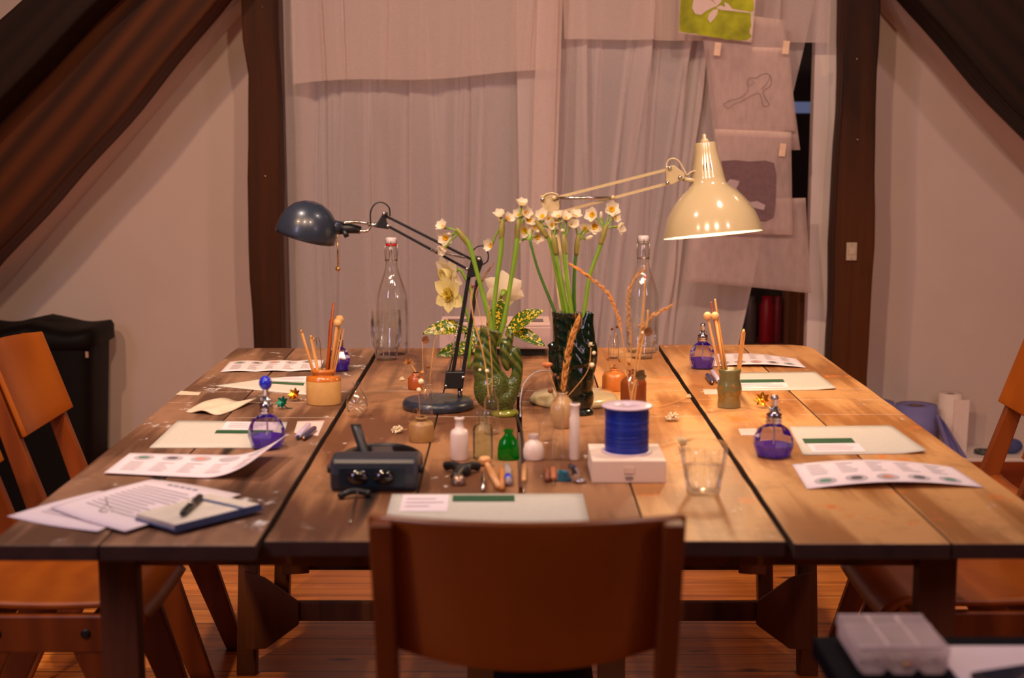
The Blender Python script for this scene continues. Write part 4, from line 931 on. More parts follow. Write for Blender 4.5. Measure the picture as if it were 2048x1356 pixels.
# lamp cords
b = B(); o0 = T(1040, 900)
b.tube([T(1000, 765)+Vector((0, 0, .004))-o0, T(1022, 812)+Vector((0, 0, .004))-o0, T(1037, 845)+Vector((0, 0, .004))-o0, T(1044, 880)+Vector((0, 0, .004))-o0, T(1045, 922)+Vector((0, 0, .002))-o0, T(1045, 950)+Vector((0, 0, .002))-o0], .003, 8, n=5)
tag(b.obj('power_cord', M_black, loc=o0), 'black cord running from the blue lamp along the table gap', 'cord')
b = B(); o0 = T(1060, 790)
b.tube([T(1110, 745)+Vector((0, 0, .004))-o0, T(1075, 755)+Vector((0, 0, .016))-o0, T(1050, 775)+Vector((0, 0, .014))-o0, T(1041, 800)+Vector((0, 0, .004))-o0, T(1041, 835)+Vector((0, 0, .002))-o0], .0022, 8, n=5)
tag(b.obj('power_cord', mat('grey_cord', (170, 160, 165), .4), loc=o0), 'pale grey cord curving from the cream lamp to the gap', 'cord')

# ------------------------------------------------------------------ fish vases
def fish_vase(label, px, py, s_px, body, neck, tail, fin, matl, foot):
    p = T(px, py); s = S(p); t = thing('fish_vase', label, 'vase', p)
    b = B()
    for (x, z, rx, ry, rz) in body: b.ball((x*s, 0, z*s), (rx*s, ry*s, rz*s), 28)
    b.tube([(x*s, 0, z*s) for x, z, r in neck], [r*s for x, z, r in neck], 24, n=5, flat=.85)
    b.tube([(x*s, 0, z*s) for x, z, r in tail], [r*s for x, z, r in tail], 20, n=6, flat=.8)
    for (x, z, rx, ry, rz, an) in fin: b.ball((x*s, 0, z*s), (rx*s, ry*s, rz*s), 20, M=Matrix.Rotation(an, 4, 'Y'))
    b.obj('body', matl, t, remesh=.0022)
    b = B(); b.lathe([(1e-4, 0)] + prof([(foot[1], 0), (foot[1]+2, 3), (foot[1], 9), (foot[1]*.6, 14), (1e-2, 15)], s), 32, c=(foot[0]*s, 0, 0), cap=False); b.obj('foot', foot[2], t)
    return t, p, s
def glaze(name, c1, c2, rough, sc_, bumps):
    m, n, l, p = newmat(name)
    tc = n.new('ShaderNodeTexCoord'); vo = n.new('ShaderNodeTexVoronoi'); vo.inputs['Scale'].default_value = sc_; l.new(tc.outputs['Object'], vo.inputs['Vector'])
    wv = n.new('ShaderNodeTexWave'); wv.bands_direction = 'DIAGONAL'; wv.inputs['Scale'].default_value = 26; wv.inputs['Distortion'].default_value = 2.5; l.new(tc.outputs['Object'], wv.inputs['Vector'])
    sp = n.new('ShaderNodeSeparateXYZ'); l.new(tc.outputs['Object'], sp.inputs[0])
    gt = n.new('ShaderNodeMapRange'); gt.inputs[1].default_value = .085; gt.inputs[2].default_value = .11; l.new(sp.outputs[2], gt.inputs[0])
    mx = n.new('ShaderNodeMix'); l.new(gt.outputs[0], mx.inputs[0]); l.new(vo.outputs['Distance'], mx.inputs[2]); l.new(wv.outputs[0], mx.inputs[3])
    rp = n.new('ShaderNodeValToRGB'); rp.color_ramp.elements[0].color = lin(c1); rp.color_ramp.elements[1].color = lin(c2); rp.color_ramp.elements[0].position = .25; rp.color_ramp.elements[1].position = .9
    l.new(mx.outputs[0], rp.inputs[0]); l.new(rp.outputs[0], p.inputs['Base Color'])
    p.inputs['Roughness'].default_value = rough; p.inputs['Coat Weight'].default_value = .5; p.inputs['Coat Roughness'].default_value = .05
    bp = n.new('ShaderNodeBump'); bp.inputs['Strength'].default_value = bumps; bp.inputs['Distance'].default_value = .003; l.new(mx.outputs[0], bp.inputs['Height']); l.new(bp.outputs[0], p.inputs['Normal'])
    return m
M_g1 = glaze('mottled_green_vase', (40, 62, 20), (92, 96, 34), .2, 260, .5)
M_g2 = glaze('bottle_green_vase', (3, 16, 8), (5, 28, 12), .10, 240, .22)
fish_vase('mottled olive green fish-shaped vase with a handle gap', 993, 830, 0,
          [(-9, 54, 37, 30, 44), (6, 34, 34, 27, 26), (15, 16, 20, 20, 14)],
          [(-14, 70, 30), (-20, 100, 27), (-21, 128, 22), (-16, 150, 19), (-12, 168, 21), (-10, 174, 23)],
          [(14, 36, 24), (30, 52, 17), (40, 78, 12), (42, 100, 11), (38, 124, 11), (36, 138, 8)],
          [(18, 122, 11, 12, 34, -.12), (27, 150, 7, 11, 22, .12), (34, 118, 12, 10, 18, 0)], M_g1, (16, 27, mat('olive_foot', (120, 122, 34), .2, coat=.4)))
t2, pV2, sV2 = fish_vase('glossy bottle green fish-shaped vase with narcissus stems', 1146, 828, 0,
          [(0, 72, 42, 33, 54), (10, 34, 32, 28, 34), (4, 116, 40, 30, 46)],
          [(2, 100, 40), (-6, 140, 34), (-12, 170, 29), (-14, 196, 28), (-14, 206, 31)],
          [(16, 120, 28), (24, 150, 20), (26, 180, 14), (30, 198, 10), (32, 206, 9)],
          [(-38, 112, 12, 8, 32, -.1), (-36, 138, 16, 10, 8, 0), (36, 110, 12, 10, 40, .1)], M_g2, (16, 24, M_g2))

# ------------------------------------------------------------------ flowers
M_stem = mat('fresh_stem', (112, 146, 36), .45, var=.12, scale=20)
M_stem2 = mat('deep_stem', (62, 104, 28), .45, var=.12, scale=20)
M_sheath = mat('papery_sheath', (130, 120, 50), .6, var=.2)
def petal_mat(name, c, k=.45):
    m, n, l, p = newmat(name); n.remove(p); nz = n.new('ShaderNodeTexNoise'); nz.inputs['Scale'].default_value = 60
    rp = n.new('ShaderNodeValToRGB'); cc = lin(c); rp.color_ramp.elements[0].color = tuple(v*.82 for v in cc[:3])+(1,); rp.color_ramp.elements[1].color = cc; l.new(nz.outputs[0], rp.inputs[0])
    d = n.new('ShaderNodeBsdfDiffuse'); t = n.new('ShaderNodeBsdfTranslucent'); a = n.new('ShaderNodeMixShader'); a.inputs[0].default_value = k
    l.new(rp.outputs[0], d.inputs[0]); l.new(rp.outputs[0], t.inputs[0]); l.new(d.outputs[0], a.inputs[1]); l.new(t.outputs[0], a.inputs[2]); l.new(a.outputs[0], n['Material Output'].inputs[0]); return m
M_pet = petal_mat('white_petal', (250, 240, 214)); M_petc = petal_mat('cream_petal', (246, 236, 170)); M_cor = petal_mat('yellow_cup', (240, 176, 24), .3)
def petal(b, M, L, W, cup=.3, m=0, nu=4, nv=5):
    def fn(u, v):
        w_ = W*math.sin(PI*min(1, .12+v*.88))**.7*(1 if v < .97 else .3); x = (u-.5)*w_
        return (x, v*L, cup*L*v*v*.6 + abs(u-.5)*w_*.25)
    b.grid(fn, nu, nv, m=m, M=M)
def facing(d): return Vector(d).normalized().to_track_quat('Z', 'Y').to_matrix().to_4x4()
def floret(parent, c, d, r, cup, label=None, bud=False, seed=0):
    rnd = random.Random(seed); M0 = Matrix.Translation(c) @ facing(d)
    b = B()
    if bud:
        b.ball((0, 0, r*.5), (r*.28, r*.28, r*.7), 12, M=None); 
        o = b.obj('bud', M_pet, parent); o.matrix_local = M0; return o
    for k in range(6):
        petal(b, Matrix.Rotation(k*PI/3+rnd.uniform(-.15, .15), 4, 'Z') @ Matrix.Rotation(cup+rnd.uniform(-.15, .2), 4, 'X'), r*rnd.uniform(.9, 1.1), r*.85)
    o = b.obj('blossom', M_pet, parent); o.matrix_local = M0
    b = B(); b.lathe([(r*.10, 0), (r*.26, r*.12), (r*.30, r*.26), (r*.24, r*.24), (r*.05, r*.05)], 14, cap=False); b.obj('corona', M_cor, o)
    return o
def narcissus(label, D, path, rads, florets, seed, sheath=True, matl=None):
    """path and florets in pixels at depth D; florets: (x,y,dirx,diry(toward room),dirz,r_px,kind)"""
    P = [At(x, y, D + (q[0] if q else 0)) for (x, y, *q) in path]; o0 = P[0]; s = S(o0)
    t = thing('narcissus', label, 'flower', o0)
    b = B(); b.tube([q-o0 for q in P], [r*.88*s for r in rads], 10, n=6); b.obj('stem', matl or M_stem, t)
    tip = P[-1]-o0
    if sheath:
        b = B(); pr_ = P[-2]-o0; d = (tip-pr_).normalized(); b.tube([tip-d*30*s, tip-d*10*s, tip+d*4*s, tip+d*12*s], [4.5*s, 6.4*s, 5*s, 1.5*s], 10, n=3); b.obj('sheath', M_sheath, t)
    for i, (x, y, dx, dy, dz, r, kind) in enumerate(florets):
        c = At(x, y, D+dy*-.02) - o0
        b = B(); b.tube([tip, (tip+c)/2+Vector((0, 0, 3*s)), c], [2.2*s, 1.8*s, 2.6*s], 7, n=3); b.obj('flower_stalk', M_stem, t)
        floret(t, c, (dx, dy, dz), r*1.45*s, .4 if kind == 0 else .62, bud=(kind == 2), seed=seed*20+i)
    return t
vD1 = T(993, 830).y; vD2 = pV2.y
narcissus('bent narcissus stem leaning left before the blue lamp elbow', vD1-.01, [(984, 692), (980, 645), (966, 590), (950, 530), (938, 490), (920, 466)], [6.5, 6, 5.5, 5, 6, 6], [(888, 456, -.5, -.5, .6, 13, 1), (892, 476, -.3, -.9, .1, 13, 0), (890, 496, -.6, -.5, -.5, 13, 1), (903, 470, -.4, -.7, .2, 9, 2)], 1)
narcissus('upright narcissus stem in the olive vase, left of the tallest', vD1, [(988, 694), (986, 640), (994, 560), (1002, 500), (1004, 450)], [6, 5.5, 5, 5.5, 6], [(1002, 434, -.2, -.5, .9, 13, 1), (1014, 440, .5, -.6, .5, 13, 1), (984, 490, -.7, -.6, .1, 13, 1), (1000, 444, -.3, -.3, .6, 8, 2)], 2)
narcissus('tall narcissus stem in the olive vase, leaning right', vD1+.01, [(993, 692), (1008, 640), (1022, 560), (1032, 500), (1036, 450)], [6.5, 6, 5, 6.5, 4.5], [(1043, 412, .1, -.5, .9, 13, 1), (1050, 428, .4, -.8, .4, 13, 1), (1056, 440, .5, -.8, .2, 13, 0), (1040, 432, -.3, -.8, .5, 12, 1)], 3)
narcissus('thin narcissus stem leaning far left out of the dark vase', vD2, [(1120, 650), (1100, 600), (1078, 545), (1066, 505), (1060, 480)], [4, 3.6, 3.2, 3, 3], [(1050, 462, -.2, -1, .2, 14, 0), (1066, 458, .5, -.7, .5, 12, 1), (1042, 482, -.4, -.8, -.2, 9, 2), (1074, 474, .4, -.9, -.1, 11, 0)], 4, False, M_stem2)
narcissus('narcissus stem in the dark vase under the second cluster', vD2+.01, [(1132, 650), (1122, 590), (1110, 530), (1098, 480), (1078, 450)], [5, 4.6, 4.2, 4.4, 4], [(1084, 436, -.2, -.7, .7, 14, 1), (1098, 440, .2, -.9, .3, 13, 1), (1108, 462, .3, -.9, -.2, 11, 1)], 5)
narcissus('second narcissus stem in the dark vase, nearly upright', vD2-.01, [(1140, 650), (1130, 600), (1118, 540), (1108, 480)], [5, 4.6, 4, 4], [(1104, 452, .0, -.9, .4, 12, 1), (1112, 446, .2, -.6, .7, 12, 1)], 6, True)
narcissus('thick central narcissus stem in the dark vase', vD2-.012, [(1146, 650), (1140, 600), (1132, 540), (1128, 480)], [6, 5.6, 5, 6], [(1118, 436, -.3, -.5, .9, 12, 1), (1132, 440, .1, -.6, .8, 13, 1), (1126, 462, -.1, -.9, .1, 12, 2), (1142, 450, .4, -.8, .3, 13, 1)], 7)
narcissus('narcissus stem right of the central one in the dark vase', vD2+.012, [(1150, 650), (1148, 590), (1150, 530), (1156, 480)], [5, 4.6, 4, 4.6], [(1148, 436, .2, -.5, .9, 14, 1), (1172, 478, .6, -.4, .3, 10, 2), (1170, 458, .0, -1, .2, 11, 0), (1188, 454, .2, -1, .2, 14, 0)], 8, True, M_stem2)
narcissus('rightmost curved narcissus stem in the dark vase', vD2, [(1164, 650), (1172, 600), (1180, 550), (1198, 500), (1210, 460)], [5, 4.8, 4.4, 4.6, 6], [(1222, 420, .3, -.9, .4, 14, 0), (1186, 430, -.4, -.9, .2, 13, 0), (1228, 436, .6, -.7, .2, 10, 1), (1234, 454, .9, -.4, -.1, 13, 1), (1202, 436, .0, -.2, .9, 8, 2)], 9)

# big daffodils and spotted laurel leaves behind the blue lamp
def daffodil(label, px, py, D, d, r, double, stemto, seed):
    o0 = At(px, py, D); s = S(o0); t = thing('daffodil', label, 'flower', o0); rnd = random.Random(seed)
    M0 = facing(d); b = B()
    for k in range(6): petal(b, M0 @ Matrix.Rotation(k*PI/3+rnd.uniform(-.1, .1), 4, 'Z') @ Matrix.Rotation(rnd.uniform(-.05, .3), 4, 'X'), r*s*rnd.uniform(.9, 1.05), r*s*.75, .15)
    b.obj('petals', M_pet if not double else M_petc, t)
    b = B()
    if double:
        for k in range(34): petal(b, M0 @ Matrix.Rotation(k*2.4, 4, 'Z') @ Matrix.Rotation(.5+.02*k, 4, 'X'), r*s*rnd.uniform(.35, .6), r*s*.28, .3, nu=2, nv=3)
        b.obj('ruffled_centre', petal_mat('pale_yellow_ruffle', (244, 226, 110)), t)
    else:
        b.lathe([(.12*r*s, 0), (.28*r*s, .25*r*s), (.38*r*s, .5*r*s), (.30*r*s, .46*r*s)], 18, M=M0, cap=False); b.obj('trumpet', M_petc, t)
    nrm = Vector(d).normalized(); b = B(); b.tube([(0, 0, 0), tuple(-nrm*16*s)], [6*s, 3.5*s], 10)
    P = [At(x, y, D+.01)-o0 for x, y in stemto]; b.tube([tuple(-nrm*16*s)] + P, 2.8*s, 8, n=5); b.obj('stem', M_stem, t); return t
DD = T(937, 745).y
daffodil('cream double daffodil turned left behind the blue lamp arm, upper one', 902, 545, DD, (-.75, -.5, -.25), 44, False, [(925, 545), (945, 600), (940, 700), (937, 738)], 1)
daffodil('ruffled pale yellow daffodil at the left of the lamp arm, lower one', 903, 588, DD-.07, (-.6, -.78, .05), 42, True, [(925, 600), (940, 660), (937, 738)], 2)
daffodil('large cream daffodil seen from behind the green stems, facing away', 1008, 583, DD, (.2, .85, .3), 46, False, [(1000, 600), (985, 660), (950, 720), (938, 738)], 3)
m, n, l, p = newmat('spotted_laurel')
tc = n.new('ShaderNodeTexCoord'); nz = n.new('ShaderNodeTexNoise'); nz.inputs['Scale'].default_value = 160; nz.inputs['Detail'].default_value = 2; nz.inputs['Distortion'].default_value = .6; l.new(tc.outputs['Object'], nz.inputs['Vector'])
rp = n.new('ShaderNodeValToRGB'); rp.color_ramp.interpolation = 'CONSTANT'; e = rp.color_ramp.elements; e[0].color = lin((52, 84, 18)); e[1].position = .555; e[1].color = lin((206, 176, 44)); l.new(nz.outputs[0], rp.inputs[0])
l.new(rp.outputs[0], p.inputs['Base Color']); p.inputs['Roughness'].default_value = .3; p.inputs['Coat Weight'].default_value = .2
M_laurel = m
def leaf(label, D, base_, tip_, wpx, bend=0, seed=0, up=(0, -.6, .8)):
    A = At(*base_, D); Bp = At(*tip_, D-.03); s = S(A); L = (Bp-A).length; ax_ = (Bp-A).normalized()
    n_ = Vector(up); side = ax_.cross(n_).normalized(); nn = side.cross(ax_).normalized()
    def fn(u, v):
        w_ = wpx*s*math.sin(PI*min(.999, v*.97+.02))**.75*(1 + .04*math.sin(v*40)); off = (u-.5)*w_
        q = ax_*(v*L) + side*off + nn*(abs(u-.5)*w_*.35 + bend*L*math.sin(PI*v)); return tuple(q)
    b = B(); b.grid(fn, 8, 22); t = b.obj('laurel_sprig', M_laurel, loc=A, solid=.0006)
    b = B(); b.tube([tuple(ax_*(L*k/8)+nn*(bend*L*math.sin(PI*k/8)-.0003)) for k in range(9)], .0007, 5); b.tube([(0, 0, 0), tuple(-ax_*12*s)], .0012, 6)
    b.obj('midrib', mat('leaf_rib', (150, 160, 60), .5), t); return tag(t, label, 'leaf')
leaf('spotted laurel leaf pointing up right beside the olive vase', DD-.05, (1012, 672), (1087, 622), 44, .06)
leaf('spotted laurel leaf drooping right beside the olive vase', DD-.05, (1012, 656), (1090, 692), 28, .05, up=(0, -.8, .6))
leaf('spotted laurel leaf pointing left above the grey case', DD-.03, (940, 662), (846, 668), 42, .08)
leaf('spotted laurel leaf lowest, pointing left beside the lamp arm', DD-.04, (950, 690), (874, 711), 30, .05, up=(0, -.9, .4))
leaf('spotted laurel leaf hanging between lamp arm and olive vase', DD-.02, (938, 650), (962, 712), 40, .03, up=(.2, -1, 0))
leaf('spotted laurel leaf standing among the green stems', DD-.03, (985, 675), (1004, 598), 40, .03, up=(0, -1, 0))

# grey case at the back of the table
p = T(990, 714); s = S(p)
t = thing('projector_case', 'mauve grey flat-topped device at the back behind the flowers', 'device', (p.x, p.y+.09, TH))
b = B(); b.box((0, 0, .055), (224*s, .17, .066)); b.obj('housing', mat('mauve_plastic', (176, 150, 150), .5, var=.02), t, bevel=.004)
b = B(); b.box((0, .0, .092), (222*s, .168, .010)); b.obj('lid', mat('mauve_lid', (190, 164, 160), .5, var=.02), t, bevel=.003)
for sx_ in (-1, 1):
    b = B(); b.box((sx_*70*s, -.02, .098), (54*s, .06, .002)); b.obj('recessed_panel', mat('panel_dark', (90, 80, 84), .5), t)
b = B(); b.box((0, .01, .012), (200*s, .14, .022)); b.obj('plinth', M_black, t)

# ------------------------------------------------------------------ dried stems
M_straw = mat('dried_straw', (206, 150, 84), .8, var=.2)
M_gold = mat('dried_gold', (190, 130, 60), .7, var=.25, scale=80)
M_rust = mat('dried_rust', (122, 74, 40), .8, var=.2)
M_pale = mat('dried_pale', (234, 214, 178), .8, var=.1)
def dried(name, label, D, path, r, heads, matl=None, cat='dried flower'):
    P = [At(x, y, D) for x, y in path]; o0 = P[0]; s = S(o0); t = thing(name, label, cat, o0)
    b = B(); b.tube([q-o0 for q in P], r*s, 6, n=5); b.obj('stem', matl or M_straw, t)
    rnd = random.Random(path[0][0]+path[-1][1])
    for (kind, x, y, sz, hm) in heads:
        c = At(x, y, D-.002)-o0; b = B()
        if kind == 'star':
            for k in range(22): 
                d = Vector((rnd.uniform(-1, 1), rnd.uniform(-1, 1), rnd.uniform(-.3, 1))).normalized(); petal(b, Matrix.Translation(c) @ facing(d) @ Matrix.Rotation(1.3, 4, 'X'), sz*s, sz*s*.3, .1, nu=2, nv=3)
        elif kind == 'ball': b.ball(c, sz*s, 12); 
        elif kind == 'cup':
            b.lathe([(1e-4, 0), (sz*.5*s, sz*.2*s), (sz*s, sz*.75*s), (sz*.55*s, sz*1.0*s), (1e-4, sz*.9*s)], 12, c=c-Vector((0, 0, sz*.5*s)))
        elif kind == 'fan':
            petal(b, Matrix.Translation(c) @ Matrix.Rotation(PI/2, 4, 'X') @ Matrix.Rotation(-.7, 4, 'Z'), sz*s*2, sz*s*1.6, .2)
            petal(b, Matrix.Translation(c) @ Matrix.Rotation(PI/2, 4, 'X') @ Matrix.Rotation(-1.3, 4, 'Z'), sz*s*1.8, sz*s*1.3, .3)
        b.obj('flower_head', hm, t)
    return t
def grass(name, label, D, path, r, hw, matl, whisk=6, dens=70, h0=.45, seed=1):
    """grass ear: spikelets along the upper part of the stem"""
    P = [At(x, y, D) for x, y in path]; o0 = P[0]; s = S(o0); t = thing(name, label, 'dried grass', o0); rnd = random.Random(seed)
    pts, _ = spline([q-o0 for q in P], 1, 8)
    b = B(); b.tube(pts, r*s, 6); b.obj('stem', M_straw, t)
    b = B(); n_ = len(pts); k0 = int(n_*h0)
    for k in range(dens):
        f_ = k0 + (n_-1-k0)*k/dens; i = min(int(f_), n_-2); q = pts[i].lerp(pts[i+1], f_-i); d = (pts[i+1]-pts[i]).normalized()
        env = math.sin(PI*min(1, .15+.85*(k/dens)))**.5
        a = rnd.uniform(0, 6.28); u = d.cross(Vector((0, 1, 0))).normalized(); v = d.cross(u); o_ = (u*math.cos(a)+v*math.sin(a))
        b.tube([q, q+o_*hw*s*.55*env+d*hw*s*.5, q+o_*hw*s*.75*env+d*hw*s*1.5], [1.0*s, hw*.22*s, .3*s], 5)
        if whisk and k % 3 == 0: b.tube([q+o_*hw*s*.6, q+o_*hw*s*(1.2)+d*whisk*s], [.35*s, .15*s], 3)
    b.obj('seed_head', matl, t); return t
bD = T(1124, 855).y
grass('dried_grass', 'fluffy golden grass plume in the beige bud vase', bD, [(1124, 800), (1128, 760), (1136, 710), (1146, 670), (1156, 640)], 1.4, 9, M_gold, 16, 130, .12, 3)
dried('dried_rosebud', 'dried rosebud leaning left out of the beige bud vase', bD-.01, [(1116, 800), (1108, 770), (1096, 738)], 1.0, [('cup', 1094, 731, 12, mat('dried_rose', (190, 112, 60), .8, var=.3, scale=90)), ('ball', 1110, 750, 3.5, M_rust), ('ball', 1116, 756, 3.5, M_rust)])
dried('dried_sprig', 'dark dried sprig with one brown bead in the beige vase', bD-.012, [(1112, 805), (1106, 790), (1101, 782)], 1.0, [('ball', 1101, 781, 6, M_rust)])
iD = T(1257, 872).y
grass('dried_grass', 'long arching orange grass ear bending left over the table', iD, [(1262, 800), (1252, 730), (1244, 670), (1232, 620), (1210, 580), (1170, 548), (1143, 530)], 1.6, 5.5, mat('orange_ear', (214, 140, 58), .8, var=.2, scale=80), 0, 130, .36, 5)
grass('dried_grass', 'wispy pale grass spray reaching right toward the curtain', iD, [(1266, 800), (1272, 730), (1280, 680), (1296, 640), (1340, 612)], 1.0, 6, M_straw, 34, 60, .3, 6)
grass('dried_grass', 'thin wispy grass spray rising beside the right bottle', iD+.01, [(1262, 800), (1262, 700), (1256, 620), (1262, 570), (1286, 540)], .9, 5, M_straw, 30, 60, .3, 7)
dried('dried_flower', 'straight dried stem with an orange seed head by the right bottle', iD, [(1264, 805), (1270, 740), (1282, 660), (1288, 600), (1290, 560)], 2.0, [('star', 1290, 556, 7, mat('orange_head', (200, 96, 30), .8)), ('ball', 1286, 666, 4, M_pale)])
dried('dried_flower', 'second dried stem in the brown bottle with a folded brown pod', iD-.01, [(1268, 805), (1276, 740), (1284, 690), (1294, 650), (1296, 620)], 2.2, [('fan', 1290, 668, 9, M_rust), ('ball', 1278, 652, 3, M_gold)])
dried('dried_flower', 'dark dried leaf pod spreading right of the brown bottle neck', iD-.012, [(1262, 805), (1266, 780), (1272, 760)], 2.4, [('fan', 1274, 756, 11, mat('dark_pod', (86, 64, 34), .8)), ('star', 1258, 730, 8, M_gold)])
jD = T(1228, 780).y
dried('dried_sprig', 'small golden dried flowers in the orange ink pot', jD, [(1226, 742), (1222, 730), (1218, 724)], .9, [('star', 1216, 720, 7, M_gold), ('star', 1240, 724, 8, M_gold), ('star', 1228, 734, 7, M_gold)])
dried('dried_flower', 'thin dried stem with tiny dark florets in the back vial', T(1227, 716).y, [(1226, 712), (1230, 690), (1232, 665)], .8, [('star', 1224, 660, 6, M_rust), ('star', 1234, 656, 6, M_rust)])
kD = T(852, 850).y
dried('dried_leaf_stem', 'thin stem with a brown fan leaf in the left vial', kD, [(850, 800), (846, 740), (845, 680)], .7, [('fan', 846, 684, 8, M_rust), ('ball', 856, 733, 4, M_rust)])
dried('dried_flower', 'thin stem with pale papery florets leaning right from the left vial', kD+.008, [(854, 800), (862, 740), (868, 690), (876, 668)], 1.0, [('star', 866, 662, 9, M_pale), ('star', 884, 664, 9, M_pale)])
dried('dried_sprig', 'cream knobbly seed sprig hanging on the left vial', kD-.012, [(852, 790), (846, 775), (842, 768)], .9, [('ball', 842, 763, 6, M_pale), ('ball', 838, 780, 5, M_pale), ('ball', 845, 745, 4, M_gold), ('ball', 837, 753, 3.5, M_rust)])
dried('dried_flower', 'golden star-like dried flower in the small brown pot', T(832, 778).y, [(832, 745), (826, 735), (822, 730)], 1.4, [('star', 817, 727, 12, M_gold)])
dried('dried_flower', 'little brown dried flower in the grey-brown ink pot', T(843, 882).y, [(840, 838), (838, 828), (834, 824)], 1.0, [('star', 832, 823, 8, M_rust)])
vD = T(983, 868).y
grass('dried_grass', 'thin upright brown grass spike in the front clear vial', vD, [(984, 790), (984, 740), (980, 690), (976, 650), (980, 590)], 1.0, 3, M_rust, 0, 50, .5, 11)
dried('dried_flower', 'forked straw-coloured stem rising left past the olive vase', vD-.006, [(978, 800), (972, 740), (962, 690), (950, 650), (942, 600), (946, 575)], 1.5, [('star', 945, 575, 8, mat('dusky_head', (150, 90, 70), .8)), ('ball', 953, 693, 4, M_rust), ('ball', 974, 742, 4, M_pale), ('ball', 960, 740, 3, M_pale)])
grass('dried_grass', 'brown grass spike rising behind the blue lamp elbow', vD+.2, [(972, 700), (962, 640), (952, 590), (968, 555), (986, 528)], .9, 3, M_rust, 0, 50, .6, 12)
dried('dried_flower', 'pale dried sprig with beads in front of the dark vase', bD+.004, [(1128, 800), (1150, 776), (1176, 740), (1182, 695)], .9, [('star', 1182, 690, 7, M_pale), ('ball', 1184, 730, 5, M_pale), ('ball', 1188, 706, 4, M_pale)])
# lying dried flowers
def lying(label, px, py, sz, path=None, matl=None, seed=0, nm='dried_statice'):
    p = T(px, py); s = S(p); t = thing(nm, label, 'dried flower', p); rnd = random.Random(seed+px); b = B()
    for k in range(60):
        d = Vector((rnd.uniform(-1, 1), rnd.uniform(-1, 1), rnd.uniform(.0, 1.2))); d = d.normalized()*rnd.uniform(.4, 1)*sz*s; d.z = max(0, d.z)+.003
        b.ball(d, rnd.uniform(.10, .22)*sz*s, 6)
    b.obj('flower_head', matl or M_pale, t)
    if path:
        b = B(); b.tube([T(x, y)-p+Vector((0, 0, .004)) for x, y in path], .0008, 5, n=4); b.obj('stem', M_straw, t)
    return t
lying('cluster of pale statice lying left of the grey-brown pot', 795, 866, 13, [(800, 864), (815, 862)])
lying('pale statice cluster lying right of the wire spool', 1346, 842, 15, [(1340, 838), (1300, 832), (1270, 832)])
lying('tiny white flower on a long twig lying at the table gap', 1378, 797, 6, [(1376, 798), (1350, 808), (1310, 818), (1270, 822)])
lying('small pale papery bud behind the brown pot', 804, 762, 6)
p = T(1362, 900); s = S(p); t = thing('paper_daisy', 'white papery everlasting daisy lying beside the water tumbler', 'dried flower', p)
b = B()
for k in range(30):
    a = k*2.4; petal(b, Matrix.Translation((0, 0, 12*s)) @ facing((.3, -.5, .8)) @ Matrix.Rotation(a, 4, 'Z') @ Matrix.Rotation(.3+.03*k, 4, 'X'), (19-k*.3)*s, 8*s, .3, nu=2, nv=4)
b.obj('flower_head', M_pet, t)
b = B(); b.tube([(0, 0, 12*s)] + [T(x, y)-p+Vector((0, 0, .004)) for x, y in [(1352, 890), (1320, 898), (1298, 904)]], .0009, 6, n=4); b.obj('stem', M_straw, t)
# metal flowers
def metal_flower(label, px, py, sz, m_, d=(-.3, -.7, .5), stem=None):
    p = T(px, py); s = S(p); t = thing('foil_flower', label, 'ornament', p); b = B()
    for k in range(7): petal(b, Matrix.Translation((0, 0, sz*.8*s)) @ facing(d) @ Matrix.Rotation(k*2*PI/7, 4, 'Z') @ Matrix.Rotation(.2+.1*(k % 2), 4, 'X'), sz*s, sz*.55*s, .3)
    b.obj('petals', m_, t); b = B(); b.ball((0, -.1*sz*s, sz*.8*s), sz*.22*s, 10); b.tube([(0, 0, sz*.8*s), (.5*sz*s, .3*sz*s, .1*sz*s), (1.2*sz*s, .2*sz*s, .0015)], .0012, 6, n=3); b.obj('centre', m_, t)
M_goldm = mat('gold_foil', (230, 160, 50), .25, 1.0, var=.1); M_grnm = mat('green_foil', (10, 90, 66), .35, .6, var=.1)
metal_flower('gold foil flower left of the cream jar', 590, 802, 15, M_goldm)
metal_flower('dark green foil flower beside the gold one on the left', 566, 818, 15, M_grnm)
metal_flower('gold foil flower with green tips behind the right atomizer', 1524, 815, 18, M_goldm)

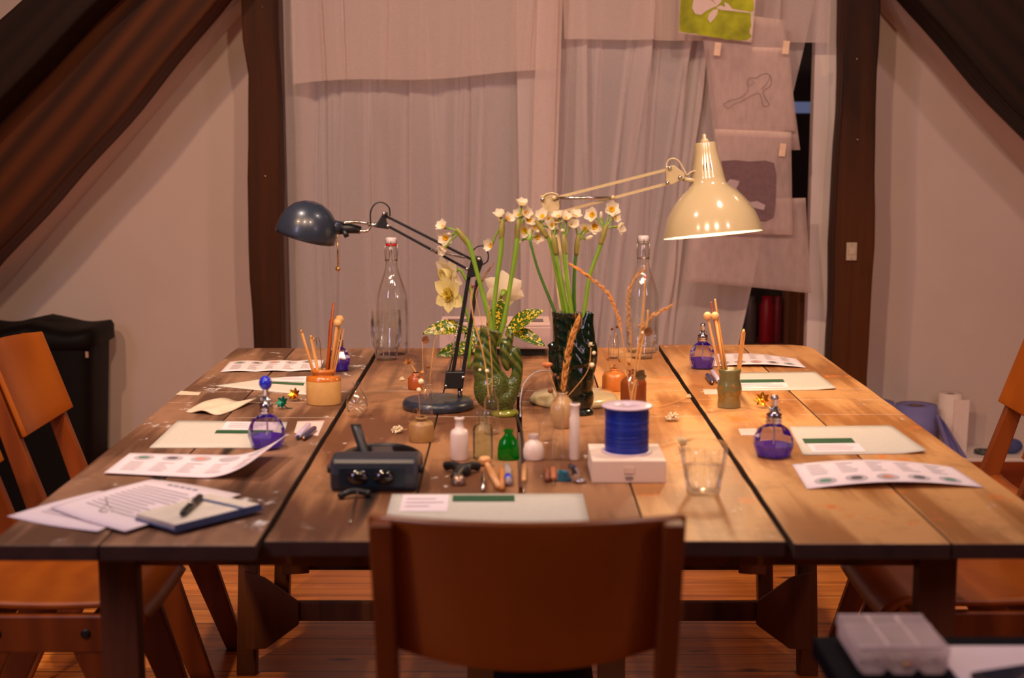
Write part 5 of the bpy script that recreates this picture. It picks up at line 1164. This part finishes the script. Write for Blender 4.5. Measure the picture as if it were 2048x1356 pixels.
# ------------------------------------------------------------------ papers
def quad_sheet(name, label, pix, h, m_, cat='paper', curl=None, nu=16, nv=8, th=.0006, lift=.0, extras=None, group=None):
    """pix: tl, tr, br, bl pixel corners on the table; curl(u,v) height"""
    P = [T(x, y) for x, y in pix]; o0 = (P[0]+P[1]+P[2]+P[3])/4
    def fn(u, v, dz=0):
        q = (P[0]*(1-u)+P[1]*u)*(1-v) + (P[3]*(1-u)+P[2]*u)*v - o0
        return Vector((q.x, q.y, h + lift + (curl(u, v) if curl else 0) + dz))
    t = thing(name, label, cat, o0, 0, group)
    b = B(); b.grid(lambda u, v: tuple(fn(u, v)), nu, nv); b.obj('sheet', m_, t, solid=th)
    def part(nm, mm, u0, u1, v0, v1, k=6, shape=None, dz=.0008):
        b = B()
        if shape == 'oval':
            n_ = 16; vs = [tuple(fn((u0+u1)/2+(u1-u0)/2*math.cos(2*PI*i/n_), (v0+v1)/2+(v1-v0)/2*math.sin(2*PI*i/n_), dz)) for i in range(n_)]; b.add(vs, [tuple(range(n_))])
        else: b.grid(lambda u, v: tuple(fn(u0+(u1-u0)*u, v0+(v1-v0)*v, dz)), k, 2)
        return b.obj(nm, mm, t)
    def lines(nm, mm, rects, dz=.0008):
        b = B()
        for (u0, u1, v0, v1) in rects: b.grid(lambda u, v: tuple(fn(u0+(u1-u0)*u, v0+(v1-v0)*v, dz)), 3, 1)
        return b.obj(nm, mm, t)
    if extras: extras(part, lines)
    return t
def board(label, pix, gs, lb, lab_first=False, curl=None):
    def ex(part, lines):
        lb_ = part('label', M_paper, *lb, dz=.0020)
        part('green_strip', M_green, *gs, dz=.0022)
        u0, u1, v0, v1 = lb; rr = []
        rnd = random.Random(int(pix[0][0]))
        for k in range(3):
            v = v0+(v1-v0)*(.25+.22*k); rr.append((u0+(u1-u0)*.1, u0+(u1-u0)*rnd.uniform(.6, .9), v, v+(v1-v0)*.03))
        lines('printed_text', M_ink, rr, dz=.0026)
    return quad_sheet('felt_board', label, pix, .0015, M_felt, 'board', curl, th=.0026, extras=ex, group='grey boards with a green strip at each place')
board('grey-green board on the far left, behind the blue-capped atomizer', [(545, 757), (624, 754), (612, 791), (430, 773)], (.30, .92, .42, .56), (.30, .95, .02, .36))
board('grey-green board on the left, its corner under the blue-capped atomizer', [(356, 843), (575, 846), (560, 897), (299, 897)], (.42, .90, .38, .50), (.45, .92, .04, .36))
board('grey-green board at the far right behind the green pot', [(1464, 747), (1630, 745), (1672, 780), (1466, 783)], (.03, .55, .44, .60), (.03, .56, .62, .92), curl=lambda u, v: .004*max(0, u-.8)*5*v)
board('grey-green board on the right with an upturned corner', [(1578, 855), (1782, 853), (1852, 908), (1606, 911)], (.06, .50, .48, .64), (.08, .52, .66, .95), curl=lambda u, v: .006*max(0, u-.8)*5*v)
board('grey-green board in front of the magnifier at the near place', [(784, 991), (1166, 990), (1186, 1078), (760, 1078)], (.32, .64, .05, .20), (.06, .30, .03, .44))
def leaflet(label, pix, curl, up=True, flip=False):
    def ex(part, lines):
        cols = [M_inkg, M_inkd, M_inko, M_inkd, M_inkg]
        for k in range(5):
            u0 = .06+.18*k; vv = (.10, .34) if up else (.66, .92)
            part('printed_oval', mat('grey_oval', (186, 176, 182), .8), u0, u0+.13, *vv, shape='oval')
            part('printed_motif', cols[k], u0+.03, u0+.10, vv[0]+.07, vv[1]-.07, shape='oval', dz=.0012)
        rr = []
        rnd = random.Random(5)
        for k in range(5):
            for j in range(5):
                v = (.44+.09*j) if up else (.14+.09*j); u0 = .07+.18*k; rr.append((u0, u0+rnd.uniform(.06, .11), v, v+.02))
        lines('printed_text', M_ink, rr)
    return quad_sheet('leaflet', label, pix, .0012, M_paper, 'leaflet', curl, nu=28, extras=ex, group='long printed leaflets')
leaflet('long leaflet with ovals on the left, its right end curling up', [(260, 911), (578, 914), (520, 962), (208, 951)], lambda u, v: .004*(1-u) + .055*max(0, u-.62)**2*6)
leaflet('long leaflet with ovals on the near right, arched off the table', [(1584, 930), (1905, 935), (1968, 976), (1614, 979)], lambda u, v: .012*math.sin(PI*u), up=False)
leaflet('long leaflet at the far right behind the green pot', [(1424, 709), (1592, 718), (1612, 736), (1424, 734)], lambda u, v: .008*math.sin(PI*u), up=False)
leaflet('crinkled long leaflet on the far left behind the cream jar', [(460, 724), (648, 722), (640, 743), (441, 745)], lambda u, v: .003*abs(math.sin(u*9)))
def page(name, label, pix, h, ttl, seed):
    def ex(part, lines):
        if ttl: lines('title_text', mat('blue_grey_ink', (130, 124, 150), .8), [(.30+.07*k, .35+.07*k, .08, .11) for k in range(5)])
        rnd = random.Random(seed); rr = [(.14, rnd.uniform(.6, .86), .2+.055*k, .2+.055*k+.014) for k in range(11)]
        lines('printed_text', M_ink, rr)
    return quad_sheet(name, label, pix, h, M_paper, 'paper', lambda u, v: .002*math.sin(u*4+v*3)+.002, extras=ex)
page('printed_page', 'printed page lying lowest at the near left corner', [(196, 985), (330, 1000), (195, 1068), (14, 1036)], .0006, False, 2)
page('printed_page', 'printed page with a heading, on top of the near left pile', [(303, 965), (482, 994), (250, 1072), (100, 1022)], .0042, True, 3)
# notebook and pen
P0 = [T(420, 1006), T(524, 1028), T(352, 1072), T(270, 1048)]; o0 = sum(P0, Vector())/4; t = thing('notebook', 'open-faced notebook with blue covers at the near left', 'notebook', o0)
def slab(name, k0, k1, z0, z1, m_, u=(0, 1), v=(0, 1)):
    def q(a, c, z): w_ = (P0[0]*(1-a)+P0[1]*a)*(1-c)+(P0[3]*(1-a)+P0[2]*a)*c-o0; return (w_.x, w_.y, z)
    b = B(); vs = [q(u[0], v[0], z0), q(u[1], v[0], z0), q(u[1], v[1], z0), q(u[0], v[1], z0), q(u[0], v[0], z1), q(u[1], v[0], z1), q(u[1], v[1], z1), q(u[0], v[1], z1)]
    b.add(vs, [(0, 3, 2, 1), (4, 5, 6, 7), (0, 1, 5, 4), (1, 2, 6, 5), (2, 3, 7, 6), (3, 0, 4, 7)]); b.obj(name, m_, t)
M_navy = mat('blue_cover', (70, 86, 130), .5)
slab('cover', 0, 0, .007, .009, M_navy, (0, 1.02), (-.02, 1.0)); slab('pages', 0, 0, .009, .017, mat('cream_page', (224, 212, 194), .7), (0, .97), (0, .98)); slab('spine_strip', 0, 0, .017, .0185, M_navy, (.0, 1.02), (.20, .25)); slab('cover_edge', 0, 0, .009, .0175, M_navy, (.97, 1.0), (0, 1))
A = T(364, 1056)+Vector((0, 0, .024)); Bp = T(402, 1020)+Vector((0, 0, .024)); t = thing('pen', 'black capped pen lying on the notebook', 'pen', A)
d = (Bp-A); b = B(); b.tube([(0, 0, 0), tuple(d*.1), tuple(d*.85), tuple(d)], [.0035, .0055, .0065, .005], 12); b.obj('barrel', M_black, t)
b = B(); b.tube([tuple(d*.5+Vector((0, 0, .007))), tuple(d*.92+Vector((0, 0, .007)))], .001, 6); b.ball(tuple(d*.5), .0068, 10); b.obj('clip', M_steel, t)
p = T(212, 1028)+Vector((0, 0, .006)); b = B(); b.tube([(-.012, 0, 0), (-.006, .008, .004), (.002, 0, .010), (0, .002, .022), (.004, 0, .010), (.012, -.004, .001), (0, -.008, 0), (-.012, 0, 0)], .0008, 6, n=4)
tag(b.obj('wire_clip', M_steel, loc=p), 'tiny bent wire piece lying on the printed pages', 'wire')
# cloth, scraps
quad_sheet('cleaning_cloth', 'folded off-white cloth lying on the left table edge', [(430, 804), (512, 806), (440, 832), (372, 826)], .002, mat('off_white_cloth', (214, 196, 170), .9, bump=.4), 'cloth', lambda u, v: .004+.004*math.sin(u*8+v*4), th=.003)
quad_sheet('white_cloth_scrap', 'small white cloth scrap at the left table edge', [(362, 783), (402, 786), (398, 791), (352, 790)], .001, mat('off_white_cloth', (214, 196, 170), .9), 'cloth', None, th=.002)
M_pink = mat('pink_paper', (222, 190, 180), .8, var=.03)
quad_sheet('paper_scrap', 'pinkish paper scrap under the capped markers on the left', [(595, 843), (650, 841), (636, 872), (588, 866)], .0006, M_pink)
quad_sheet('paper_scrap', 'small pink paper slip left of the right grey board', [(1476, 858), (1512, 857), (1522, 871), (1482, 871)], .0006, M_pink)
quad_sheet('paper_scrap', 'small pink paper slip at the foot of the green pot', [(1406, 779), (1440, 779), (1444, 789), (1409, 789)], .0006, M_pink)
def marker(label, a, c, r, m_, tipm, h=0):
    A = T(*a); Bp = T(*c); A.z = Bp.z = TH+r+.001+h; d = Bp-A; t = thing('marker_pen', label, 'pen', A)
    b = B(); b.tube([(0, 0, 0), tuple(d*.08), tuple(d*.9), tuple(d)], [r*.8, r, r, r*.7], 16); b.obj('barrel', m_, t)
    b = B(); b.tube([tuple(-d*.06), (0, 0, 0)], [r*.45, r*.6], 12); b.obj('end_cap', tipm, t)
M_nv = mat('navy_barrel', (40, 44, 84), .3, coat=.3); M_lav = mat('lavender_barrel', (206, 190, 214), .3, coat=.3)
marker('white capped marker on the left scrap of paper', (596, 880), (618, 856), .0068, M_lav, M_nv)
marker('navy capped marker lying against the white one on the left', (608, 882), (630, 862), .0062, M_nv, mat('brass', (200, 150, 90), .25, 1.0))
marker('white capped marker beside the green pot on the right', (1438, 768), (1424, 748), .0070, M_lav, M_nv)
marker('navy capped marker leaning before the white one by the green pot', (1424, 770), (1414, 755), .0066, M_nv, mat('brass', (200, 150, 90), .25, 1.0))

# ------------------------------------------------------------------ spool on box
p = T(1258, 966); s = S(p); pb = Vector((p.x, p.y+.075, TH))
t = thing('gift_box', 'small white cardboard box under the blue wire spool', 'box', pb)
bw = 148*s
b = B(); b.box((0, 0, .021), (bw, .15, .042)); b.obj('box_body', mat('white_card', (232, 208, 190), .6, var=.02), t, bevel=.0012)
b = B(); b.box((0, -.0765, .024), (20*s, .002, 12*s)); b.obj('label', mat('label_card', (226, 200, 180), .6), t)
b = B()
b.box((0, -.0782, .0095), (15*s, .001, .6*s))
for k in range(4): b.box((-6*s+4*s*k, -.0782, .011), (2.6*s, .001, 3.6*s))
b.obj('printed_text', M_inkd, t)
pS = Vector((T(1255, 908, TH+.042).x, pb.y+.005, TH+.042)); s = S(pS)
t = thing('wire_spool', 'spool of bright blue wire with pale flanges on the white box', 'spool', pS)
for z_ in (0, 92):
    b = B(); b.lathe([(10*s, 0), (50*s, 0), (51*s, 1.5*s), (50*s, 3*s), (10*s, 3*s), (10*s, 0)], 48, c=(0, 0, z_*s), cap=False); b.obj('flange', mat('lavender_flange', (208, 186, 200), .35, var=.02), t)
rnd = random.Random(2); pr_ = []
N = 60
for k in range(N): 
    z_ = 3+89*k/N; pr_ += [((42.5+rnd.uniform(-.5, .8))*s, z_*s), ((43.6+rnd.uniform(-.5, .8))*s, (z_+.7)*s)]
b = B(); b.lathe(pr_, 48); b.obj('wound_wire', mat('blue_wire', (4, 44, 160), .4, var=.3, scale=50, stretch=(1, 1, 14), coat=.2), t)
b = B(); b.lathe([(9*s, 2*s), (10*s, 2*s), (10*s, 95*s), (9*s, 95*s), (9*s, 2*s)], 20, cap=False); b.obj('core', MC['lavender_flange'], t)

# ------------------------------------------------------------------ magnifier headset
p = T(748, 984); s = S(p); M_mag = mat('dark_grey_plastic', (44, 46, 54), .35, var=.06)
t = thing('magnifier_headset', 'dark grey head magnifier lying before the ink pots', 'magnifier', p)
w_, h_, d_ = 176*s, 72*s, .155
b = B(); b.prism([(0, 0), (d_, 0), (d_, h_*.62), (.045, h_*.98), (.006, h_*.92), (-.002, h_*.5)], 'X', -w_/2, w_/2); b.obj('visor_housing', M_mag, t, bevel=.008)
b = B(); b.box((-4*s, -.003, h_*.42), (130*s, .003, 40*s)); b.obj('lens_plate', mat('teal_plate', (14, 34, 46), .3), t, bevel=.001)
M_lens = mat('dark_lens', (14, 10, 12), .04, coat=1.0)
for dx in (-32, 20):
    b = B(); b.ball((dx*s, -.002, h_*.44), (23*s, .012, 16*s), 24); b.obj('lens', M_lens, t)
for sg in (-1, 1):
    b = B(); b.lathe([(8*s, 0), (9*s, 2*s), (9*s, 8*s), (1e-4, 9*s)], 16, c=(sg*w_/2, .03, h_*.55), M=Matrix.Rotation(sg*PI/2, 4, 'Y')); b.obj('hinge_knob', M_black, t)
def band(u, v):
    a = PI*(u*1.0); return (math.cos(a)*w_*.50, .10+math.sin(a)*.14, h_*.20+.026*v)
b = B(); b.grid(band, 30, 3); b.obj('headband', M_black, t, solid=.003)
b = B(); b.grid(lambda u, v: (-24*s-28*s*math.sin(u*1.6)*1.0 + (v-.5)*.02*(1), .10+.05*u, h_*.55 + .058*math.sin(u*PI*.55)), 16, 2); b.obj('crown_strap', M_black, t, solid=.004)
b = B(); b.box((6*s, .13, h_*.62), (44*s, .05, .012), (R(15), 0, .2)); b.obj('comfort_pad', mat('pad', (60, 50, 48), .9), t, bevel=.003)
p = T(924, 950); s = S(p); t = thing('clamp_tool', 'black three-armed clamp lying right of the magnifier', 'tool', p)
b = B()
for a, L in ((-1.95, 30), (.35, 34), (2.75, 36)):
    b.tube([(0, 0, .012), (math.cos(a)*L*.6*s, math.sin(a)*L*1.6*s, .014), (math.cos(a)*L*s, math.sin(a)*L*2.4*s, .010)], [.010, .008, .009], 10, n=3)
b.lathe([(.016, 0), (.018, .004), (.016, .02), (1e-4, .022)], 18); b.obj('arms', M_black, t)
b = B(); b.lathe([(.012, 0), (.014, .004), (.012, .012), (1e-4, .013)], 18, c=(-4*s, -.075, .004), M=Matrix.Rotation(R(50), 4, 'X')); b.obj('knob', mat('dull_metal', (150, 120, 100), .35, .8), t)
p = T(712, 996); s = S(p); t = thing('calliper_tool', 'small black and steel hand tool lying before the magnifier', 'tool', p)
b = B(); b.tube([(-28*s, -.008, .006), (-10*s, 0, .012), (8*s, .006, .010), (26*s, .004, .007)], [.005, .006, .006, .005], 10, n=3); b.ball((-28*s, -.01, .007), .007, 10); b.ball((24*s, 0, .008), .007, 10); b.obj('handle', M_black, t)
b = B(); b.tube([(4*s, 0, .012), (2*s, -.02, .006), T(700, 1050)-p+Vector((0, 0, .003))], .0014, 8, n=4); b.obj('steel_rod', M_steel, t)
# small tools
def rod(name, label, cat, a, c, r, m_, h=0, tip=None, tr=None):
    A = T(*a); Bp = T(*c); A.z = TH+r+.0005+h; Bp.z = TH+(tr or r)+.0005+h; d = Bp-A; t = thing(name, label, cat, A)
    b = B(); b.tube([(0, 0, 0), tuple(d*.95), tuple(d)], [r, r, r*.8], 14); b.obj('handle', m_, t)
    if tip:
        b = B(); tp = T(*tip)-A; tp.z = d.z; b.tube([tuple(d), tuple(tp)], [r*.35, r*.12], 8); b.obj('steel_tip', M_steel, t)
    return t
M_beech = wood('beech_handle', (216, 160, 106), (190, 130, 80), 'Y', 3, .4, .02)
t = rod('wooden_mallet', 'pale wooden mallet-like handle with a round top', 'tool', (998, 982), (974, 936), .0062, M_beech)
q = T(970, 932)-t.location; b = B(); b.ball((q.x, q.y, .004), (.014, .012, .010), 16); b.obj('round_top', M_beech, t)
rod('wooden_peg', 'short orange wooden peg beside the pale handle', 'tool', (1004, 984), (1004, 945), .0052, mat('orange_peg', (190, 118, 50), .5))
t = rod('glass_tube', 'glass tube with a blue band among the tools', 'tube', (1018, 974), (1014, 938), .0070, mat('frosted_tube', (206, 190, 184), .15, trans=.5)); b = B(); b.tube([(-.001, .02, 0), (-.002, .05, 0)], .0074, 14); b.obj('blue_band', mat('cobalt', (40, 60, 190), .4), t)
rod('drill_bit', 'thin twisted metal bit lying left of the wooden handle', 'tool', (966, 985), (966, 950), .003, M_steel)
rod('awl', 'wood-handled awl pointing at the near board', 'tool', (1048, 936), (1048, 968), .0048, M_beech, tip=(1049, 990))
rod('wooden_peg', 'dark brown wooden peg left of the blue glass block', 'tool', (1095, 966), (1093, 944), .0055, mat('brown_peg', (120, 62, 34), .5))
rod('awl', 'short copper-brown awl touching the blue glass block', 'tool', (1106, 944), (1107, 964), .0055, mat('copper_peg', (180, 104, 66), .5), tip=(1107, 976))
for k, (px, lab) in enumerate([(1122, 'teal blue glass cube, left of the pair'), (1136, 'teal blue glass cube, right of the pair')]):
    p = T(px, 962); b = B(); b.box((0, 0, .010), (.013, .016, .020)); tag(b.obj('glass_cube', mat('teal_glass', (16, 120, 150), .1, trans=.3, coat=.6), loc=p, bevel=.002), lab, 'cube')
p = T(1156, 966); b = B(); b.lathe([(1e-4, 0), (.006, .006), (.011, .02), (.008, .034), (1e-4, .042)], 7, sm=False, cap=False, M=Matrix.Rotation(-.4, 4, 'Y')); b.lathe([(.009, 0), (.012, .004), (.010, .008), (1e-4, .009)], 14, c=(.004, .002, 0))
tag(b.obj('crystal_stopper', M_silver, loc=p), 'faceted silvery stopper lying left of the white box', 'stopper')

# ------------------------------------------------------------------ near right: side table, organiser, papers, phone
SH = .700
t = thing('side_table', 'dark side table at the lower right under the clear organiser', 'table', (.86, 1.62, 0))
b = B(); b.box((0, 0, SH-.015), (.88, .66, .03)); b.obj('top', mat('navy_laminate', (14, 12, 20), .85, spec=.1), t, bevel=.004)
for ax_ in (-1, 1):
    for ay in (-1, 1):
        b = B(); b.box((ax_*.40, ay*.29, (SH-.03)/2), (.035, .035, SH-.03)); b.obj('leg', M_black, t, bevel=.002)
M_frost = cloth('frosted_plastic', (246, 230, 226), .12, .40, 30, .5)
ox0, ox1, oy0, oy1 = .449, .566, 1.80, 1.925; oz = SH+.001; oh = .038
t = thing('organiser_box', 'frosted clear compartment box stacked with lid, at the lower right', 'organiser', ((ox0+ox1)/2, (oy0+oy1)/2, oz))
W_, D_ = ox1-ox0, oy1-oy0
for i in range(3):
    b = B(); cx = -W_/2+W_*(i+.5)/3; r_ = W_/6-.0008
    pr = [(cx-r_, .024), (cx-r_, .008), (cx-r_*.6, .001), (cx+r_*.6, .001), (cx+r_, .008), (cx+r_, .024)]
    for (xa, za), (xb, zb) in zip(pr[:-1], pr[1:]):
        b.add([(xa, -D_/2, za), (xb, -D_/2, zb), (xb, D_/2, zb), (xa, D_/2, za)], [(0, 1, 2, 3)])
    for yy in (-D_/2, -D_/6, D_/6, D_/2): b.add([(x, yy, z) for x, z in pr], [tuple(range(6))])
    b.obj('compartment', M_frost, t, solid=.0008)
b = B(); b.box((0, 0, .030), (W_+.004, D_+.004, .014)); b.obj('lid', M_frost, t, bevel=.004)
b = B()
for i in range(1, 3): b.box((-W_/2+W_*i/3, 0, .0375), (.003, D_, .002))
b.box((0, -D_/2, .0375), (W_, .003, .002)); b.box((0, D_/2, .0375), (W_, .003, .002)); b.box((0, 0.02, .0375), (W_, .003, .002)); b.obj('lid_ribs', mat('frosted_edge', (236, 214, 208), .5), t)
for k, (dx, dy) in enumerate([(-.03, .02), (.035, .01), (.01, -.045), (-.01, .04)]):
    b = B(); b.ball((0, 0, .004), (.008, .006, .004), 10); tag(b.obj('gold_bead', M_goldm, loc=(t.location.x+dx, t.location.y+dy, oz+.003)), 'small gold bead inside the frosted organiser', 'bead', 'beads in the organiser')
b = B(); b.box((0, 0, .001), (.42, .26, .002)); tag(b.obj('paper_sheet', M_paper, loc=(.785, 1.775, SH)), 'blank pinkish paper sheet under the phone, lower right', 'paper')
t = thing('phone', 'black smartphone lying face up on the paper, lower right corner', 'phone', T(2046, 1364, SH+.0025), .35)
b = B(); b.box((.02, 0, .004), (.15, .072, .008)); b.obj('case', M_black, t, bevel=.003)
b = B(); b.box((.02, 0, .0084), (.14, .064, .0008)); b.obj('screen', mat('phone_screen', (40, 50, 66), .08, coat=1.0), t)
